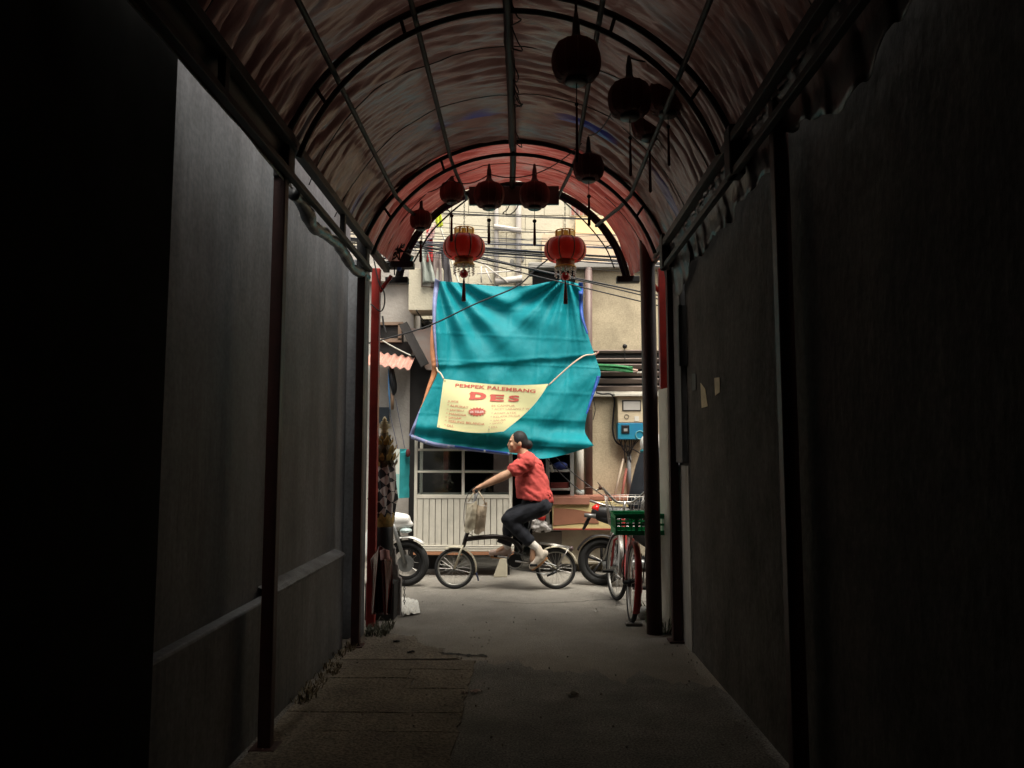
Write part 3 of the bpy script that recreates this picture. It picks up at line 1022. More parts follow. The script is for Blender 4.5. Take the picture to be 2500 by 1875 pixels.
# fix: block mesh was built relative to the house origin; undo that offset once
for v in me_b.data.vertices:
    v.co += ORG[uh.name]
# pipes forming an H
M_pvc = mat('old_white_pvc', (0.60, 0.55, 0.50), 0.6, var=0.2, scale=6, grime=0.3, gscale=5)
for px in (1212, 1266):
    p, q = P(px, 450, YB - 0.06), P(px, 700, YB - 0.06)
    MB().tube([(p.x, p.y, p.z + 1), (p.x, q.y, q.z - .3)], 0.033 if px == 1212 else 0.04, 12).build('pipe', M_pvc, uh, True)
MB().tube([P(1206, 553, YB - 0.1), P(1273, 564, YB - 0.1)], 0.036, 12).build('cross_pipe', M_pvc, uh, True)
MB().tube([P(1210, 688, YB - 0.1), P(1275, 680, YB - 0.1)], 0.05, 12).build('cross_pipe', M_pvc, uh, True)
for px, py in ((1250, 640), (1275, 632)):
    MB().ball(P(px, py, YB - 0.01), 0.03, 0.012, 0.05).build('stain', mat('stain_grey', (0.22, 0.21, 0.19), 0.9), uh, True)
for (a, b) in (((1175, 640), (1240, 690)), ((1175, 690), (1175, 650)), ((1165, 668), (1270, 660)), ((1185, 655), (1200, 690))):
    MB().tube([P(*a, YB - 0.15), P(*b, YB - 0.15)], 0.010, 6).build('bracket_tube', M_pvc, uh, True)
# window with curtains top right
wnd = MB()
rect(wnd, 1392, 470, 1440, 527, YB - 0.035, 0.03)
w_ = wnd.build('window', M_white, uh)
for k, px in enumerate((1399, 1409, 1419, 1429)):
    c = MB()
    rect(c, px - 4, 474, px + 4, 524, YB - 0.05, 0.014)
    c.build('curtain_fold', mat('brown_curtain%d' % (k % 2), ((0.36, 0.16, 0.12), (0.22, 0.11, 0.10))[k % 2], 0.8), w_)

# right-hand house
rh = thing('plaster_house', 'beige plaster house with slatted vent at the right of the teal sheet', 'building', P(1560, 1385, YA))
w = MB()
a = P(1405, 648, YA)
w.box((a.x, YA, -0.02), (9, YA + 0.6, a.z))
w.build('wall', M_beige, rh)
b_ = MB()
a, b = P(1300, 572, YB - 0.25), P(1300, 648, YB - 0.25)
b_.box((P(1325, 1100, YB - .25).x, YB - 0.25, b.z - 0.1), (9, YB - 0.03, a.z))
b_.build('parapet', M_peach, rh)
b_ = MB()
a, b = P(1405, 530, YB - 0.12), P(1505, 574, YB - 0.12)
b_.box((a.x, YB - 0.12, b.z), (9, YB - 0.028, a.z))
b_.build('painted_band', mat('orange_cream', (0.72, 0.54, 0.30), 0.9, var=0.12), rh)
b_ = MB()
rect(b_, 1290, 640, 1700, 652, YA - 0.12, 0.5)
b_.build('coping', mat('coping_grey', (0.33, 0.31, 0.28), 0.9, var=0.3), rh, bevel=0.01)
# dark upright beside the beige wall
b_ = MB()
rect(b_, 1428, 655, 1446, 860, YA - 0.06, 0.1)
b_.build('dark_upright', M_brown, rh)
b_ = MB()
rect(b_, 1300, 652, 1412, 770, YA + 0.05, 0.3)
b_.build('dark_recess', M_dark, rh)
# slatted vent
b_ = MB()
rect(b_, 1440, 862, 1700, 958, YA - 0.02, 0.06)
vent = b_.build('vent', M_dark, rh)
for y0, y1 in ((856, 862), (876, 883), (890, 901), (908, 918), (925, 936), (943, 955)):
    b_ = MB()
    a, b = P(1440, y0, YA), P(1700, y1, YA)
    h = (a.z - b.z)
    M_ = Euler((0.5, 0, 0)).to_matrix()
    b_.obox(((a.x + b.x) / 2, YA - 0.035, (a.z + b.z) / 2), (b.x - a.x, 0.03, h), M_)
    b_.build('slat', mat('slat_brown', (0.19, 0.145, 0.125), 0.75, var=0.35, scale=5, stretch=(0.5, 4, 4)), vent, bevel=0.003)
b_ = MB()
rect(b_, 1440, 956, 1700, 968, YA - 0.05, 0.06)
b_.build('vent_sill', M_white, rh, bevel=0.004)
# wall vent peg
p = P(1525, 846, YA - 0.03)
MB().lathe(p, [(0.028, 0.0), (0.03, 0.02), (0.016, 0.045)], 12, axis=(0, -1, 0)).build('peg', M_blacksteel, rh, True)
MB().tube([P(1525, 850, YA - 0.05), P(1526, 884, YA - 0.06)], 0.004, 5).build('peg_wire', M_wire, rh)
# low base with red-brown ledge
b_ = MB()
rect(b_, 1368, 1213, 1700, 1378, YA - 0.25, 0.25)
b_.build('base', mat('cream_base', (0.50, 0.44, 0.33), 0.9, var=0.2, scale=3, bump=0.3, grime=0.4), rh, bevel=0.01)
b_ = MB()
rect(b_, 1350, 1211, 1700, 1222, YA - 0.42, 0.42)
b_.build('red_ledge', mat('red_brown_ledge', (0.32, 0.13, 0.085), 0.8, var=0.3, scale=4, bump=0.3), rh, bevel=0.008)
# cracks in plaster: drain pipes
pipe = thing('drain_pipe', 'brown painted drain pipe running down beside the beige wall', 'pipe', P(1437, 1215, YA - .08))
MB().tube([P(1437, 655, YA - .08), P(1437, 900, YA - .08), P(1438, 1214, YA - .08)], 0.047, 14).build('pipe', mat('mauve_pipe', (0.17, 0.115, 0.10), 0.5, var=0.35, scale=5), pipe, True)
for py in (1000, 1190):
    MB().torus(P(1437, py, YA - .08), (0, 0, 1), 0.049, 0.006, 18, 6).build('collar', MATS['mauve_pipe'], pipe, True)
pipe = thing('drain_pipe', 'cream drain pipe with grey collar left of the brown pipe', 'pipe', P(1416, 1212, YA - .16))
MB().tube([P(1416, 1050, YA - .16), P(1416, 1210, YA - .16)], 0.046, 14).build('pipe', M_white, pipe, True)
MB().tube([P(1416, 1196, YA - .16), P(1416, 1211, YA - .16)], 0.052, 14).build('collar', mat('pvc_grey', (0.35, 0.38, 0.36), 0.5), pipe, True)

# left-hand house
lh = thing('grey_house', 'grey plaster house with a small dark window left of the teal sheet', 'building', P(960, 1385, YA))
a = P(1012, 600, YA)
MB().box((-9, YA, -0.02), (a.x, YA + 0.6, P(1250, 600, YA).z)).build('wall', M_greyw, lh)
b_ = MB()
rect(b_, 700, 655, 1002, 686, YA - 0.1, 0.1)
b_.build('shadow_ledge', M_greyw, lh)
b_ = MB()
rect(b_, 998, 655, 1080, 757, YA - 0.28, 0.4)
bx = b_.build('concrete_balcony', M_cream, lh, bevel=0.006)
b_ = MB()
rect(b_, 1029, 660, 1080, 698, YA - 0.292, 0.02)
b_.build('balcony_panel', mat('pale_grey_panel', (0.50, 0.49, 0.43), 0.8, var=0.2, scale=6, stretch=(2, 2, .4)), bx)
MB().tube([P(1030, 560, YA - .31), P(1030, 700, YA - .31), P(1068, 702, YA - .31)], 0.008, 5).build('balcony_conduit', M_brown, bx)
# wall lamp under the balcony
MB().tube([P(1016, 757, YA - .3), P(1037, 788, YA - .12)], 0.008, 5).build('lamp_arm', M_blacksteel, lh)
MB().lathe(P(1042, 785, YA - .12), [(0.02, 0.02), (0.04, 0.0), (0.045, -0.02), (0.02, -0.03)], 12).build('lamp_head', M_blacksteel, lh, True)
# dark window
b_ = MB()
rect(b_, 923, 790, 984, 836, YA - 0.04, 0.05)
wd = b_.build('window', M_dark, lh)
for a0 in ((923, 786, 984, 793), (923, 826, 980, 835), (972, 790, 980, 830)):
    b_ = MB()
    rect(b_, *a0, YA - 0.07, 0.05)
    b_.build('window_frame', mat('frame_brown', (0.25, 0.17, 0.12), 0.8), wd)
MB().tube([P(934, 772, YA - .1), P(936, 790, YA - .1), P(942, 812, YA - .1)], 0.013, 6).build('window_bar', M_blacksteel, wd)
b_ = MB()
rect(b_, 922, 834, 1004, 870, YA - 0.03, 0.05)
b_.build('dark_gap', M_dark, lh)
# pink roof patches behind the diagonal board
b_ = MB()
poly = [P(*q, YA - .1) for q in ((990, 790), (1000, 800), (1030, 805), (1075, 790), (1080, 905), (1040, 902), (1015, 850))]
b_.prism([(p.x, p.z) for p in poly], YA - .1, YA - .05)
b_.build('gable', mat('pinkish_render', (0.42, 0.27, 0.22), 0.9, var=0.35, scale=4, col2=(0.36, 0.33, 0.30)), lh)
c0, c1 = P(984, 790, YA - .16), P(1038, 892, YA - .16)
dd = (c1 - c0)
M_ = Matrix(((dd.normalized().x, 0, -dd.normalized().z), (0, 1, 0), (dd.normalized().z, 0, dd.normalized().x)))
MB().obox((c0 + c1) / 2, (dd.length, 0.03, 0.11), M_).build('barge_board', mat('charcoal_board', (0.05, 0.045, 0.042), 0.7, var=0.4), lh, bevel=0.004)
# dark side opening
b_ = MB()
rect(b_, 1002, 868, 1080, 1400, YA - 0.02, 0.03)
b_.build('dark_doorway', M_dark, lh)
# corrugated pink awning, wavy
aw = MB()
A0, A1 = P(918, 862, YA - .45), P(1003, 880, YA - .45)


def awf(u, v):
    x = P(905, 1100, YA).x + (P(1003, 1100, YA - .3).x - P(905, 1100, YA).x) * u
    zt, zb = P(960, 858 + 14 * u, YA - .1).z, P(1250, 887 + 14 * u, YA - .5).z
    return (x, YA - .06 - .42 * v, zt + (zb - zt) * v + 0.014 * math.sin(u * 2 * PI * 6))


aw.grid(72, 4, awf)
aw.build('corrugated_awning', mat('pink_sheet', (0.55, 0.28, 0.22), 0.7, var=0.3, scale=5, stretch=(4, 1, 1)), smooth=True, solid=0.006, fix=False,
         label='small pink corrugated awning above the hanging umbrella', cat='awning')
# hanging closed umbrella / dark bag
um = thing('closed_umbrella', 'dark closed umbrella with blue strap hanging below the pink awning', 'umbrella', P(955, 1000, YA - .3))
p = [P(954, 885, YA - .3), P(958, 925, YA - .3), P(962, 950, YA - .3), P(961, 965, YA - .3)]
MB().tube(ss(p, 12), [0.02 + 0.055 * math.sin(PI * (i / 12) ** 0.8) for i in range(13)], 12, False, 0.6).build('canopy', M_blackp, um, True)
MB().tube([P(958, 960, YA - .3), P(958, 1000, YA - .3)], 0.018, 8).build('handle', mat('tan_handle', (0.2, 0.12, 0.07), 0.6), um, True)
MB().tube([P(948, 900, YA - .36), P(950, 960, YA - .36), P(953, 1015, YA - .36)], [0.012, 0.025, 0.004], 8, False, 0.4).build('strap', mat('blue_strap', (0.06, 0.20, 0.42), 0.7), um, True)
for a, b in (((953, 1015), (971, 1094)), ((966, 975), (988, 1094))):
    MB().tube([P(*a, YA - .36), P(*b, 9.0)], 0.004, 5).build('cord', M_wireb, um)
b_ = MB()
rect(b_, 916, 994, 949, 1032, YA - 0.06, 0.04)
b_.build('wall_sign', mat('slate_sign', (0.03, 0.04, 0.05), 0.6), bevel=0.004, label='small blank slate sign on the grey wall above the gold finial', cat='sign')
# folded teal and white board hanging left of the stall
fb = thing('folded_board', 'white and turquoise folded board hanging left of the stall', 'board', P(982, 1215, 9.0))
xs = (P(962, 1100, 9.0).x, P(978, 1100, 9.0).x, P(1000, 1100, 9.0).x)
zt, zb, zm = P(1250, 1096, 9.0).z, P(1250, 1216, 9.0).z, P(1250, 1157, 9.0).z
Ml = mat('board_white', (0.66, 0.68, 0.60), 0.6, var=0.1)
Ma = mat('board_aqua', (0.30, 0.56, 0.52), 0.6, var=0.1)
Mt = mat('board_teal', (0.02, 0.26, 0.28), 0.6, var=0.3, scale=6)
MB().add([(xs[0], 9.0, zm), (xs[1], 8.94, zm), (xs[1], 8.94, zt), (xs[0], 9.0, zt)], [(0, 1, 2, 3)]).build('white_face', Ml, fb, solid=0.006)
MB().add([(xs[0], 9.0, zb), (xs[1], 8.94, zb), (xs[1], 8.94, zm), (xs[0], 9.0, zm)], [(0, 1, 2, 3)]).build('aqua_face', Ma, fb, solid=0.006)
vs = []
for i in range(13):
    z = zb + (zt - zb) * i / 12
    vs += [(xs[1], 8.94, z), (xs[2] - 0.01 + 0.012 * fn(z * 9, 1) - (0.03 if i == 12 else 0), 9.06, z)]
MB().add(vs, [(2 * i, 2 * i + 1, 2 * i + 3, 2 * i + 2) for i in range(12)]).build('teal_side', Mt, fb, solid=0.006)
b_ = MB()
b_.add([(xs[1], 8.94, zm - .1), (xs[1] + 0.03, 8.955, zm - .1), (xs[1] + .03, 8.955, zt), (xs[1], 8.94, zt)], [(0, 1, 2, 3)])
MB().ball(P(996, 1106, 8.98), 0.028, 0.03, 0.05).build('maroon_rag', mat('maroon_cloth', (0.10, 0.02, 0.02), 0.9), fb, True)

# clutter on the upper left: flag, cloths, plastic
def cloth(pts, Y, colr, name, label, cat, amp=0.02, tr=0.15, var=0.3):
    a, b, c, d_ = [Vector(P(*q, Y)) for q in pts]      # tl, tr, br, bl

    def f(u, v):
        p_ = a.lerp(b, u).lerp(d_.lerp(c, u), v)
        return p_ + Vector((0, amp * fn(u * 4 + pts[0][0], v * 2) + amp * math.sin(u * 11 + v * 2), 0))
    return MB().grid(12, 16, f).build(name, mat(name + str(pts[0][0]), colr, 0.7, var=var, trans=tr, scale=4), smooth=True, fix=False, solid=0.003, label=label, cat=cat)


cloth(((1041, 560), (1057, 560), (1057, 640), (1041, 640)), 9.25, (0.50, 0.04, 0.04), 'red_flag', 'narrow red cloth hanging left of the left palace lantern', 'cloth')
cloth(((1062, 540), (1074, 500), (1082, 552), (1068, 556)), 9.2, (0.65, 0.72, 0.05), 'yellow_green_cloth', 'small yellow green cloth at the left edge of the arch', 'cloth')
cloth(((1040, 570), (1064, 545), (1060, 580), (1038, 590)), 9.22, (0.70, 0.45, 0.42), 'pink_white_cloth', 'pink and white cloth under the left of the front hoop', 'cloth')
cloth(((1024, 620), (1042, 600), (1066, 690), (1030, 690)), 9.26, (0.50, 0.54, 0.48), 'plastic_sheet', 'pale translucent plastic sheet hung above the concrete balcony', 'plastic sheet', 0.03, 0.3)
cloth(((1052, 620), (1076, 610), (1080, 700), (1050, 700)), 9.3, (0.34, 0.27, 0.25), 'stained_cloth', 'stained grey pink cloth hanging left of the lantern tassel', 'cloth', 0.03)
cloth(((1026, 600), (1046, 600), (1046, 645), (1026, 640)), 9.4, (0.08, 0.06, 0.07), 'dark_cloth', 'dark cloth hanging behind the red cloth', 'cloth')
cloth(((1076, 610), (1094, 610), (1106, 700), (1080, 700)), 9.45, (0.10, 0.09, 0.10), 'grey_streaked_cloth', 'grey black streaked cloth left of the pipes', 'cloth')
MB().tube([P(1060, 510, 9.35), P(1120, 690, 9.35)], 0.014, 6).build('leaning_pole', M_white, label='thin white pole leaning behind the left palace lantern', cat='pole')

# ================================================================== SHOP OPENING AND STALL
sh = thing('shop_opening', 'dark open shop front behind the white stall', 'shop', P(1210, 1390, YA + .2))
x0, x1 = P(1006, 1100, YA).x, P(1408, 1100, YA).x
zc_ = P(1250, 640, YA).z
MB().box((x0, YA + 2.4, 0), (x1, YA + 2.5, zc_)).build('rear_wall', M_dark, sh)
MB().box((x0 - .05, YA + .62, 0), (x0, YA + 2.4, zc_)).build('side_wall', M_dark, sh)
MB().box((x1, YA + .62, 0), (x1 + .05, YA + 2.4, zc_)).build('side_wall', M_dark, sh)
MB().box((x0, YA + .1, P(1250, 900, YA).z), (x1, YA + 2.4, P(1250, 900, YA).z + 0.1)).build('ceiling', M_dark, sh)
b_ = MB(); rect(b_, 1205, 1090, 1248, 1215, YA + .35, 0.05)
b_.build('mottled_panel', mat('mottled_pink', (0.20, 0.13, 0.115), 0.9, var=0.4, scale=9), sh)
b_ = MB(); rect(b_, 1050, 1090, 1082, 1220, YA + .3, 0.05)
b_.build('grey_curtain', mat('grey_curtain', (0.20, 0.20, 0.20), 0.9, var=0.3, stretch=(5, 1, .3)), sh)
b_ = MB(); rect(b_, 1082, 1085, 1093, 1220, YA + .28, 0.04)
b_.build('red_strip', mat('dark_red_strip', (0.16, 0.03, 0.025), 0.8), sh)
b_ = MB(); rect(b_, 1028, 1085, 1041, 1220, YA + .26, 0.04)
b_.build('pink_upright', mat('pink_upright', (0.30, 0.24, 0.22), 0.8), sh)
r = random.Random(21)
pl = MB()
for k in range(60):
    c = P(r.uniform(1075, 1105), r.uniform(1165, 1220), YA + .2)
    a = Euler((r.uniform(0, 3), r.uniform(0, 3), r.uniform(0, 3))).to_matrix()
    q = [c + a @ Vector(w_) for w_ in ((-.02, -.03, 0), (.02, -.03, 0), (.012, .04, 0), (-.012, .04, 0))]
    pl.add(q, [(0, 1, 2, 3)])
pl.build('potted_foliage', mat('dusty_leaf', (0.06, 0.06, 0.04), 0.8, var=0.5, scale=12), label='dusty dark plant seen through the stall window', cat='plant', kind='stuff')

YS = 9.0
st = thing('food_stall', 'white boarded food stall with glazed top behind the cyclist', 'food stall', P(1130, 1386, YS))
xa, xb = P(1012, 1100, YS).x, P(1250, 1100, YS).x
zt, zm1, zm2, zbd, zb2 = [P(1250, y, YS).z for y in (1080, 1152, 1210, 1331, 1347)]
D = 0.5
Mf = M_white
for x in (xa, xb - 0.035):
    for y in (YS, YS + D - 0.035):
        MB().box((x, y, zb2), (x + 0.035, y + 0.035, zt + .25)).build('upright', Mf, st, bevel=0.003)
xm = P(1131, 1100, YS).x
MB().box((xm - 0.016, YS + .004, zm2), (xm + 0.016, YS + .03, zt + .25)).build('mullion', Mf, st, bevel=0.003)
for z, h in ((P(1250, 1098, YS).z, .025), (zm1, 0.022), (zm2 - .012, 0.045)):
    MB().box((xa + .035, YS + .002, z - h / 2), (xb - .035, YS + .03, z + h / 2)).build('rail', Mf, st, bevel=0.003)
    MB().box((xa, YS + D - .03, z - h / 2), (xb, YS + D, z + h / 2)).build('rail', Mf, st, bevel=0.003)
    for x in (xa, xb - .03):
        MB().box((x + .003, YS + .035, z - h / 2), (x + .03, YS + D - .035, z + h / 2)).build('rail', Mf, st)
Mg = glass_mat('stall_glass')
for (q0, q1) in ((xa + .035, xm - .016), (xm + .016, xb - .035)):
    for (z0, z1) in ((zm2 + .01, zm1 - .011), (zm1 + .011, P(1250, 1098, YS).z - .012)):
        MB().box((q0, YS + .014, z0), (q1, YS + .018, z1)).build('pane', Mg, st)
MB().box((xa + .01, YS + .03, zbd), (xb - .01, YS + D - .01, zm2 - .034)).build('cabinet', M_groove, st)
nb = 15
bwid = (xb - xa - .07) / nb
proto = None
for k in range(nb):
    x = xa + .035 + bwid * k
    o = MB().box((x + .004, YS + .008, zbd), (x + bwid - .004, YS + .03, zm2 - .034)).build('board', M_whited, st, bevel=0.003)
for k in range(4):
    z1 = zbd - (zbd - zb2) * k / 4
    MB().box((xa, YS - .008, z1 - (zbd - zb2) / 4 + .004), (xb + .02, YS + D, z1 - .002)).build('skirt_strip', M_white, st, bevel=0.003)
MB().box((xa, YS - .012, zb2 - .038), (xb + .02, YS + D, zb2)).build('base_beam', mat('orange_timber', (0.36, 0.17, 0.09), 0.8, var=0.3, stretch=(.5, 4, 4)), st, bevel=0.004)
for x in (xa + .05, xb - .09):
    MB().box((x, YS + .15, 0), (x + .06, YS + .22, zb2 - .038)).build('leg', M_dark, st)
p = G(1222, 1386)
MB().prism([(p.x - .06, 0), (p.x + .1, 0), (p.x + .1, P(1250, 1360, YS).z), (p.x + .02, P(1250, 1362, YS).z)], YS - .04, YS + .1).build(
    'wheel_chock', M_cream, bevel=0.01, label='pale concrete wedge under the stall', cat='wedge')
p = G(1100, 1386)
MB().obox((P(1108, 1100, 9.1).x, 9.15, .1), (.2, .1, .03), Euler((0, -.5, 0)).to_matrix()).build('grey_rag', mat('grey_rag', (.2, .2, .2), .9), label='grey plank leaning in the dark under the stall', cat='plank', bevel=.01)

# metal shelf rack right of the stall
rk = thing('shelf_rack', 'grey metal shelf rack with dark goods right of the cyclist', 'shelf rack', P(1365, 1300, 9.25))
Mk = mat('rack_grey', (0.34, 0.335, 0.31), 0.5, 0.2, var=0.2)
for px in (1337, 1396):
    a, b = P(px, 1090, 9.25), P(px, 1290 if px < 1350 else 1212, 9.25)
    MB().box((a.x - .022, 9.25, b.z), (a.x + .022, 9.28, a.z)).build('upright', Mk, rk, bevel=.003)
for py in (1108, 1150, 1195):
    a, b = P(1337, py, 9.25), P(1396, py, 9.25)
    MB().box((a.x, 9.255, a.z - .012), (b.x, 9.6, a.z + .012)).build('shelf', Mk, rk, bevel=.003)
b_ = MB(); rect(b_, 1320, 1285, 1372, 1296, 9.2, .3)
b_.build('bottom_shelf', Mk, rk, bevel=.003)
MB().ball(P(1368, 1137, 9.3), .09, .06, .05).build('blue_bundle', mat('blue_bag', (.02, .04, .2), .6), label='dark blue bundle on the upper shelf of the metal rack', cat='bundle', smooth=True)
MB().box(tuple(P(1344, 1193, 9.3)), (P(1388, 1100, 9.3).x, 9.45, P(1250, 1178, 9.3).z)).build('red_box', mat('dark_red_box', (.14, .02, .015), .6), label='dark red box on the middle shelf of the metal rack', cat='box', bevel=.004)
for lab, a, b in (('shorter', (1328, 1110), (1420, 1200)), ('longer', (1340, 1100), (1480, 1215))):
    MB().tube(hang(P(*a, 9.15), P(*b, 9.1), .03), .006, 5).build('twisted_wire', M_wire, label=lab + ' of two dark wires slanting in front of the metal rack', cat='cable', group='wires slanting past the rack')
MB().obox(P(1347, 1144, 9.12), (.03, .012, .09), Euler((0, -.3, 0)).to_matrix()).build('clip', mat('pale_clip', (.6, .58, .5), .5), label='pale clip hanging on the wire before the rack', cat='clip', bevel=.003)
# timber crate below rack, red tub and white bags
b_ = MB(); rect(b_, 1300, 1298, 1372, 1328, 9.25, .25)
b_.build('timber_crate', mat('grey_timber', (.17, .145, .12), .85, var=.35, stretch=(.5, 4, 4)), bevel=.006, label='weathered timber box under the metal rack', cat='crate')
b_ = MB(); rect(b_, 1300, 1328, 1372, 1384, 9.35, .2)
b_.build('low_chest', M_dark, bevel=.006, label='dark low chest below the weathered timber box', cat='chest')
MB().ball(P(1322, 1262, 9.15), .05, .05, .05).build('red_bundle', mat('bright_red', (.5, .02, .015), .5), label='bright red bundle behind the trousers of the cyclist', cat='bundle', smooth=True)
w = MB()
for k in range(6):
    w.ball(P(1300 + 7 * k, 1275 + (k % 3) * 8, 9.16), .045, .04, .055)
pbg = w.remesh('plastic_bags', mat('white_bag', (.5, .47, .45), .5, var=.4, scale=12), None, .012, 3, label='crumpled white plastic bags behind the rear of the bicycle', cat='plastic bag')

for v in pbg.data.vertices:
    v.co += v.normal * (.030 * fn(v.co.x * 16, v.co.y * 16, v.co.z * 16))

# cardboard covered counter
cb = thing('counter', 'low counter covered in brown and yellow cardboard at the right', 'counter', P(1430, 1380, 9.15))
b_ = MB(); rect(b_, 1349, 1224, 1560, 1292, 9.15, .2)
b_.build('box', mat('yellow_card', (.58, .47, .22), .85, var=.15), cb, bevel=.006)
q = [(1352, 1240), (1400, 1243), (1440, 1250), (1460, 1253), (1462, 1278), (1420, 1277), (1350, 1283)]
b_ = MB(); b_.prism([(P(*w_, 9.146).x, P(*w_, 9.146).z) for w_ in q], 9.143, 9.149)
b_.build('brown_card', mat('brown_card', (.27, .115, .065), .9, var=.2, scale=8), cb)
b_ = MB(); rect(b_, 1347, 1214, 1440, 1232, 9.12, .25)
b_.build('card_flap', mat('red_card', (.34, .15, .10), .85, var=.25), cb, bevel=.005)
b_ = MB(); rect(b_, 1352, 1290, 1560, 1294, 9.142, .2)
b_.build('red_edge', mat('red_edge', (.3, .04, .03), .8), cb)

# leaning sticks and conduit at the meter
for lab, a, b, rr_, c in (('pale stick leaning on the wall below the meter', (1522, 1120), (1500, 1212), .014, (.42, .33, .25)),
                          ('red brown stick leaning on the wall below the meter', (1529, 1145), (1518, 1212), .016, (.25, .07, .05))):
    MB().tube([P(*a, YA - .05), P(*b, YA - .28)], rr_, 8).build('leaning_stick', mat('stick_%d' % a[0], c, .8), label=lab, cat='stick', smooth=True)
MB().tube([P(1536, 1110, YA - .04), P(1536, 1213, YA - .04)], .026, 10).build('conduit', mat('conduit_grey', (.20, .20, .20), .6, var=.3), label='grey conduit running down from the electricity meter', cat='conduit', smooth=True)

# electricity meter
mt = thing('electricity_meter', 'cream and blue prepaid electricity meter box on the beige wall', 'electricity meter', P(1541, 1073, YA - .16))
ym = YA - .16
b_ = MB(); rect(b_, 1508, 968, 1575, 1032, ym, .16); b_.build('upper_case', mat('meter_cream', (.62, .52, .36), .5, var=.1), mt, bevel=.008)
b_ = MB(); rect(b_, 1508, 1032, 1575, 1073, ym + .002, .156); b_.build('lower_case', mat('meter_blue', (.02, .15, .36), .45, var=.35, scale=5, col2=(.02, .26, .34)), mt, bevel=.008)
b_ = MB(); rect(b_, 1500, 960, 1580, 967, ym - .05, .2); b_.build('rain_hood', M_white, mt, bevel=.004)
b_ = MB(); rect(b_, 1519, 977, 1565, 1003, ym - .008, .012); fr_ = b_.build('window_frame', M_blackp, mt, bevel=.003)
b_ = MB(); rect(b_, 1522, 980, 1563, 1001, ym - .012, .01); b_.build('display_window', mat('milky_window', (.48, .46, .42), .2, var=.1), mt)
b_ = MB(); rect(b_, 1517, 1038, 1537, 1058, ym - .008, .014); b_.build('keypad', M_blackp, mt, bevel=.003)
b_ = MB(); rect(b_, 1523, 1046, 1532, 1053, ym - .012, .008); b_.build('keypad_legend', mat('legend', (.35, .35, .33), .6), mt)
b_ = MB(); rect(b_, 1549, 1016, 1560, 1028, ym - .006, .008); b_.build('sticker', mat('sticker_white', (.75, .72, .64), .6), mt)
MB().torus(P(1530, 1017, ym - .004), (0, 1, 0), .026, .003, 18, 5).build('ring_mark', M_blackp, mt)
MB().torus(P(1562, 1062, ym - .002), (0, 1, 0), .05, .006, 18, 5).build('swirl_mark', mat('pale_teal', (.15, .4, .42), .6), mt)
for k in range(9):
    q = [P(1512 + 6 * k, 1073, ym + .05), P(1518 + 4 * k + r.uniform(-6, 6), 1090 + r.uniform(-6, 10), ym + .06), P(1534 + r.uniform(-8, 8), 1110 + r.uniform(-6, 22), ym + .1)]
    MB().tube(ss(q, 10), .007, 5).build('meter_wire', M_wire, mt, True)
q = [P(1455, 958, YA - .08), P(1470, 962, YA - .08), P(1490, 962, YA - .08), P(1500, 975, YA - .08), P(1498, 1010, YA - .08), P(1496, 1050, YA - .08), P(1504, 1078, YA - .08), P(1522, 1090, YA - .08)]
MB().tube(ss(q, 40), .012, 6).build('supply_cable', M_wire, mt, True)
q = [P(1530, 1088, YA - .1), P(1560, 1105, YA - .1), P(1580, 1120, YA - .1)]
MB().tube(ss(q, 10), .008, 6).build('supply_cable', M_wire, mt, True)
q = [P(1449, 975, YA - .06), P(1453, 1000, YA - .06), P(1448, 1025, YA - .06)]
MB().tube(ss(q, 10), .005, 5).build('loose_wire', M_wire, label='short loose wire hanging beside the brown pipe', cat='cable')

# green broom lying on the vent
br = thing('broom', 'green bristled broom lying across the slatted vent', 'broom', P(1500, 915, YA - .15))
bb = MB()
r = random.Random(33)
for k in range(70):
    o_ = r.uniform(-9, 7)
    bb.tube([P(1545, 902 + o_ * .9 + 2, YA - .12 + r.uniform(-.04, .04)), P(1500, 899 + o_, YA - .12 + r.uniform(-.04, .04)), P(1448, 896 + o_ * .8, YA - .12)], .005, 4)
bb.build('bristles', mat('green_bristle', (.02, .24, .07), .6, var=.6, scale=20), br, kind='stuff')
MB().tube([P(1538, 902, YA - .12), P(1557, 905, YA - .12)], .016, 8).build('stick', mat('pink_wood', (.5, .32, .25), .7), br, True)
MB().tube([P(1556, 910, YA - .14), P(1580, 908, YA - .14)], .010, 8).build('white_rod', M_white, label='short white rod beside the green broom', cat='rod', smooth=True)

# ================================================================== TEAL SHEET AND BANNER
def crv(pts, n):
    return ss([Vector((x, y, 0)) for x, y in pts], n)


NU, NV = 130, 130
top = crv([(1074, 686), (1120, 690), (1217, 699), (1290, 697), (1340, 688), (1372, 684), (1419, 694)], NU)
bot = crv([(1010, 1062), (1058, 1080), (1117, 1089), (1175, 1097), (1242, 1106), (1300, 1118), (1340, 1118), (1400, 1104), (1450, 1088)], NU)
lef = crv([(1074, 686), (1066, 740), (1064, 800), (1067, 860), (1070, 903), (1050, 950), (1026, 1000), (1010, 1062)], NV)
rig = crv([(1419, 694), (1424, 765), (1438, 825), (1452, 866), (1462, 895), (1466, 918), (1450, 965), (1434, 1010), (1428, 1050), (1436, 1070), (1450, 1088)], NV)


def pix(u, v):
    i, j = u * NU, v * NV
    i, j = min(int(round(i)), NU), min(int(round(j)), NV)
    t_, b_, l_, r_ = top[i], bot[i], lef[j], rig[j]
    return ((1 - v) * t_ + v * b_ + (1 - u) * l_ + u * r_ - ((1 - u) * (1 - v) * top[0] + u * (1 - v) * top[-1] + (1 - u) * v * bot[0] + u * v * bot[-1]))


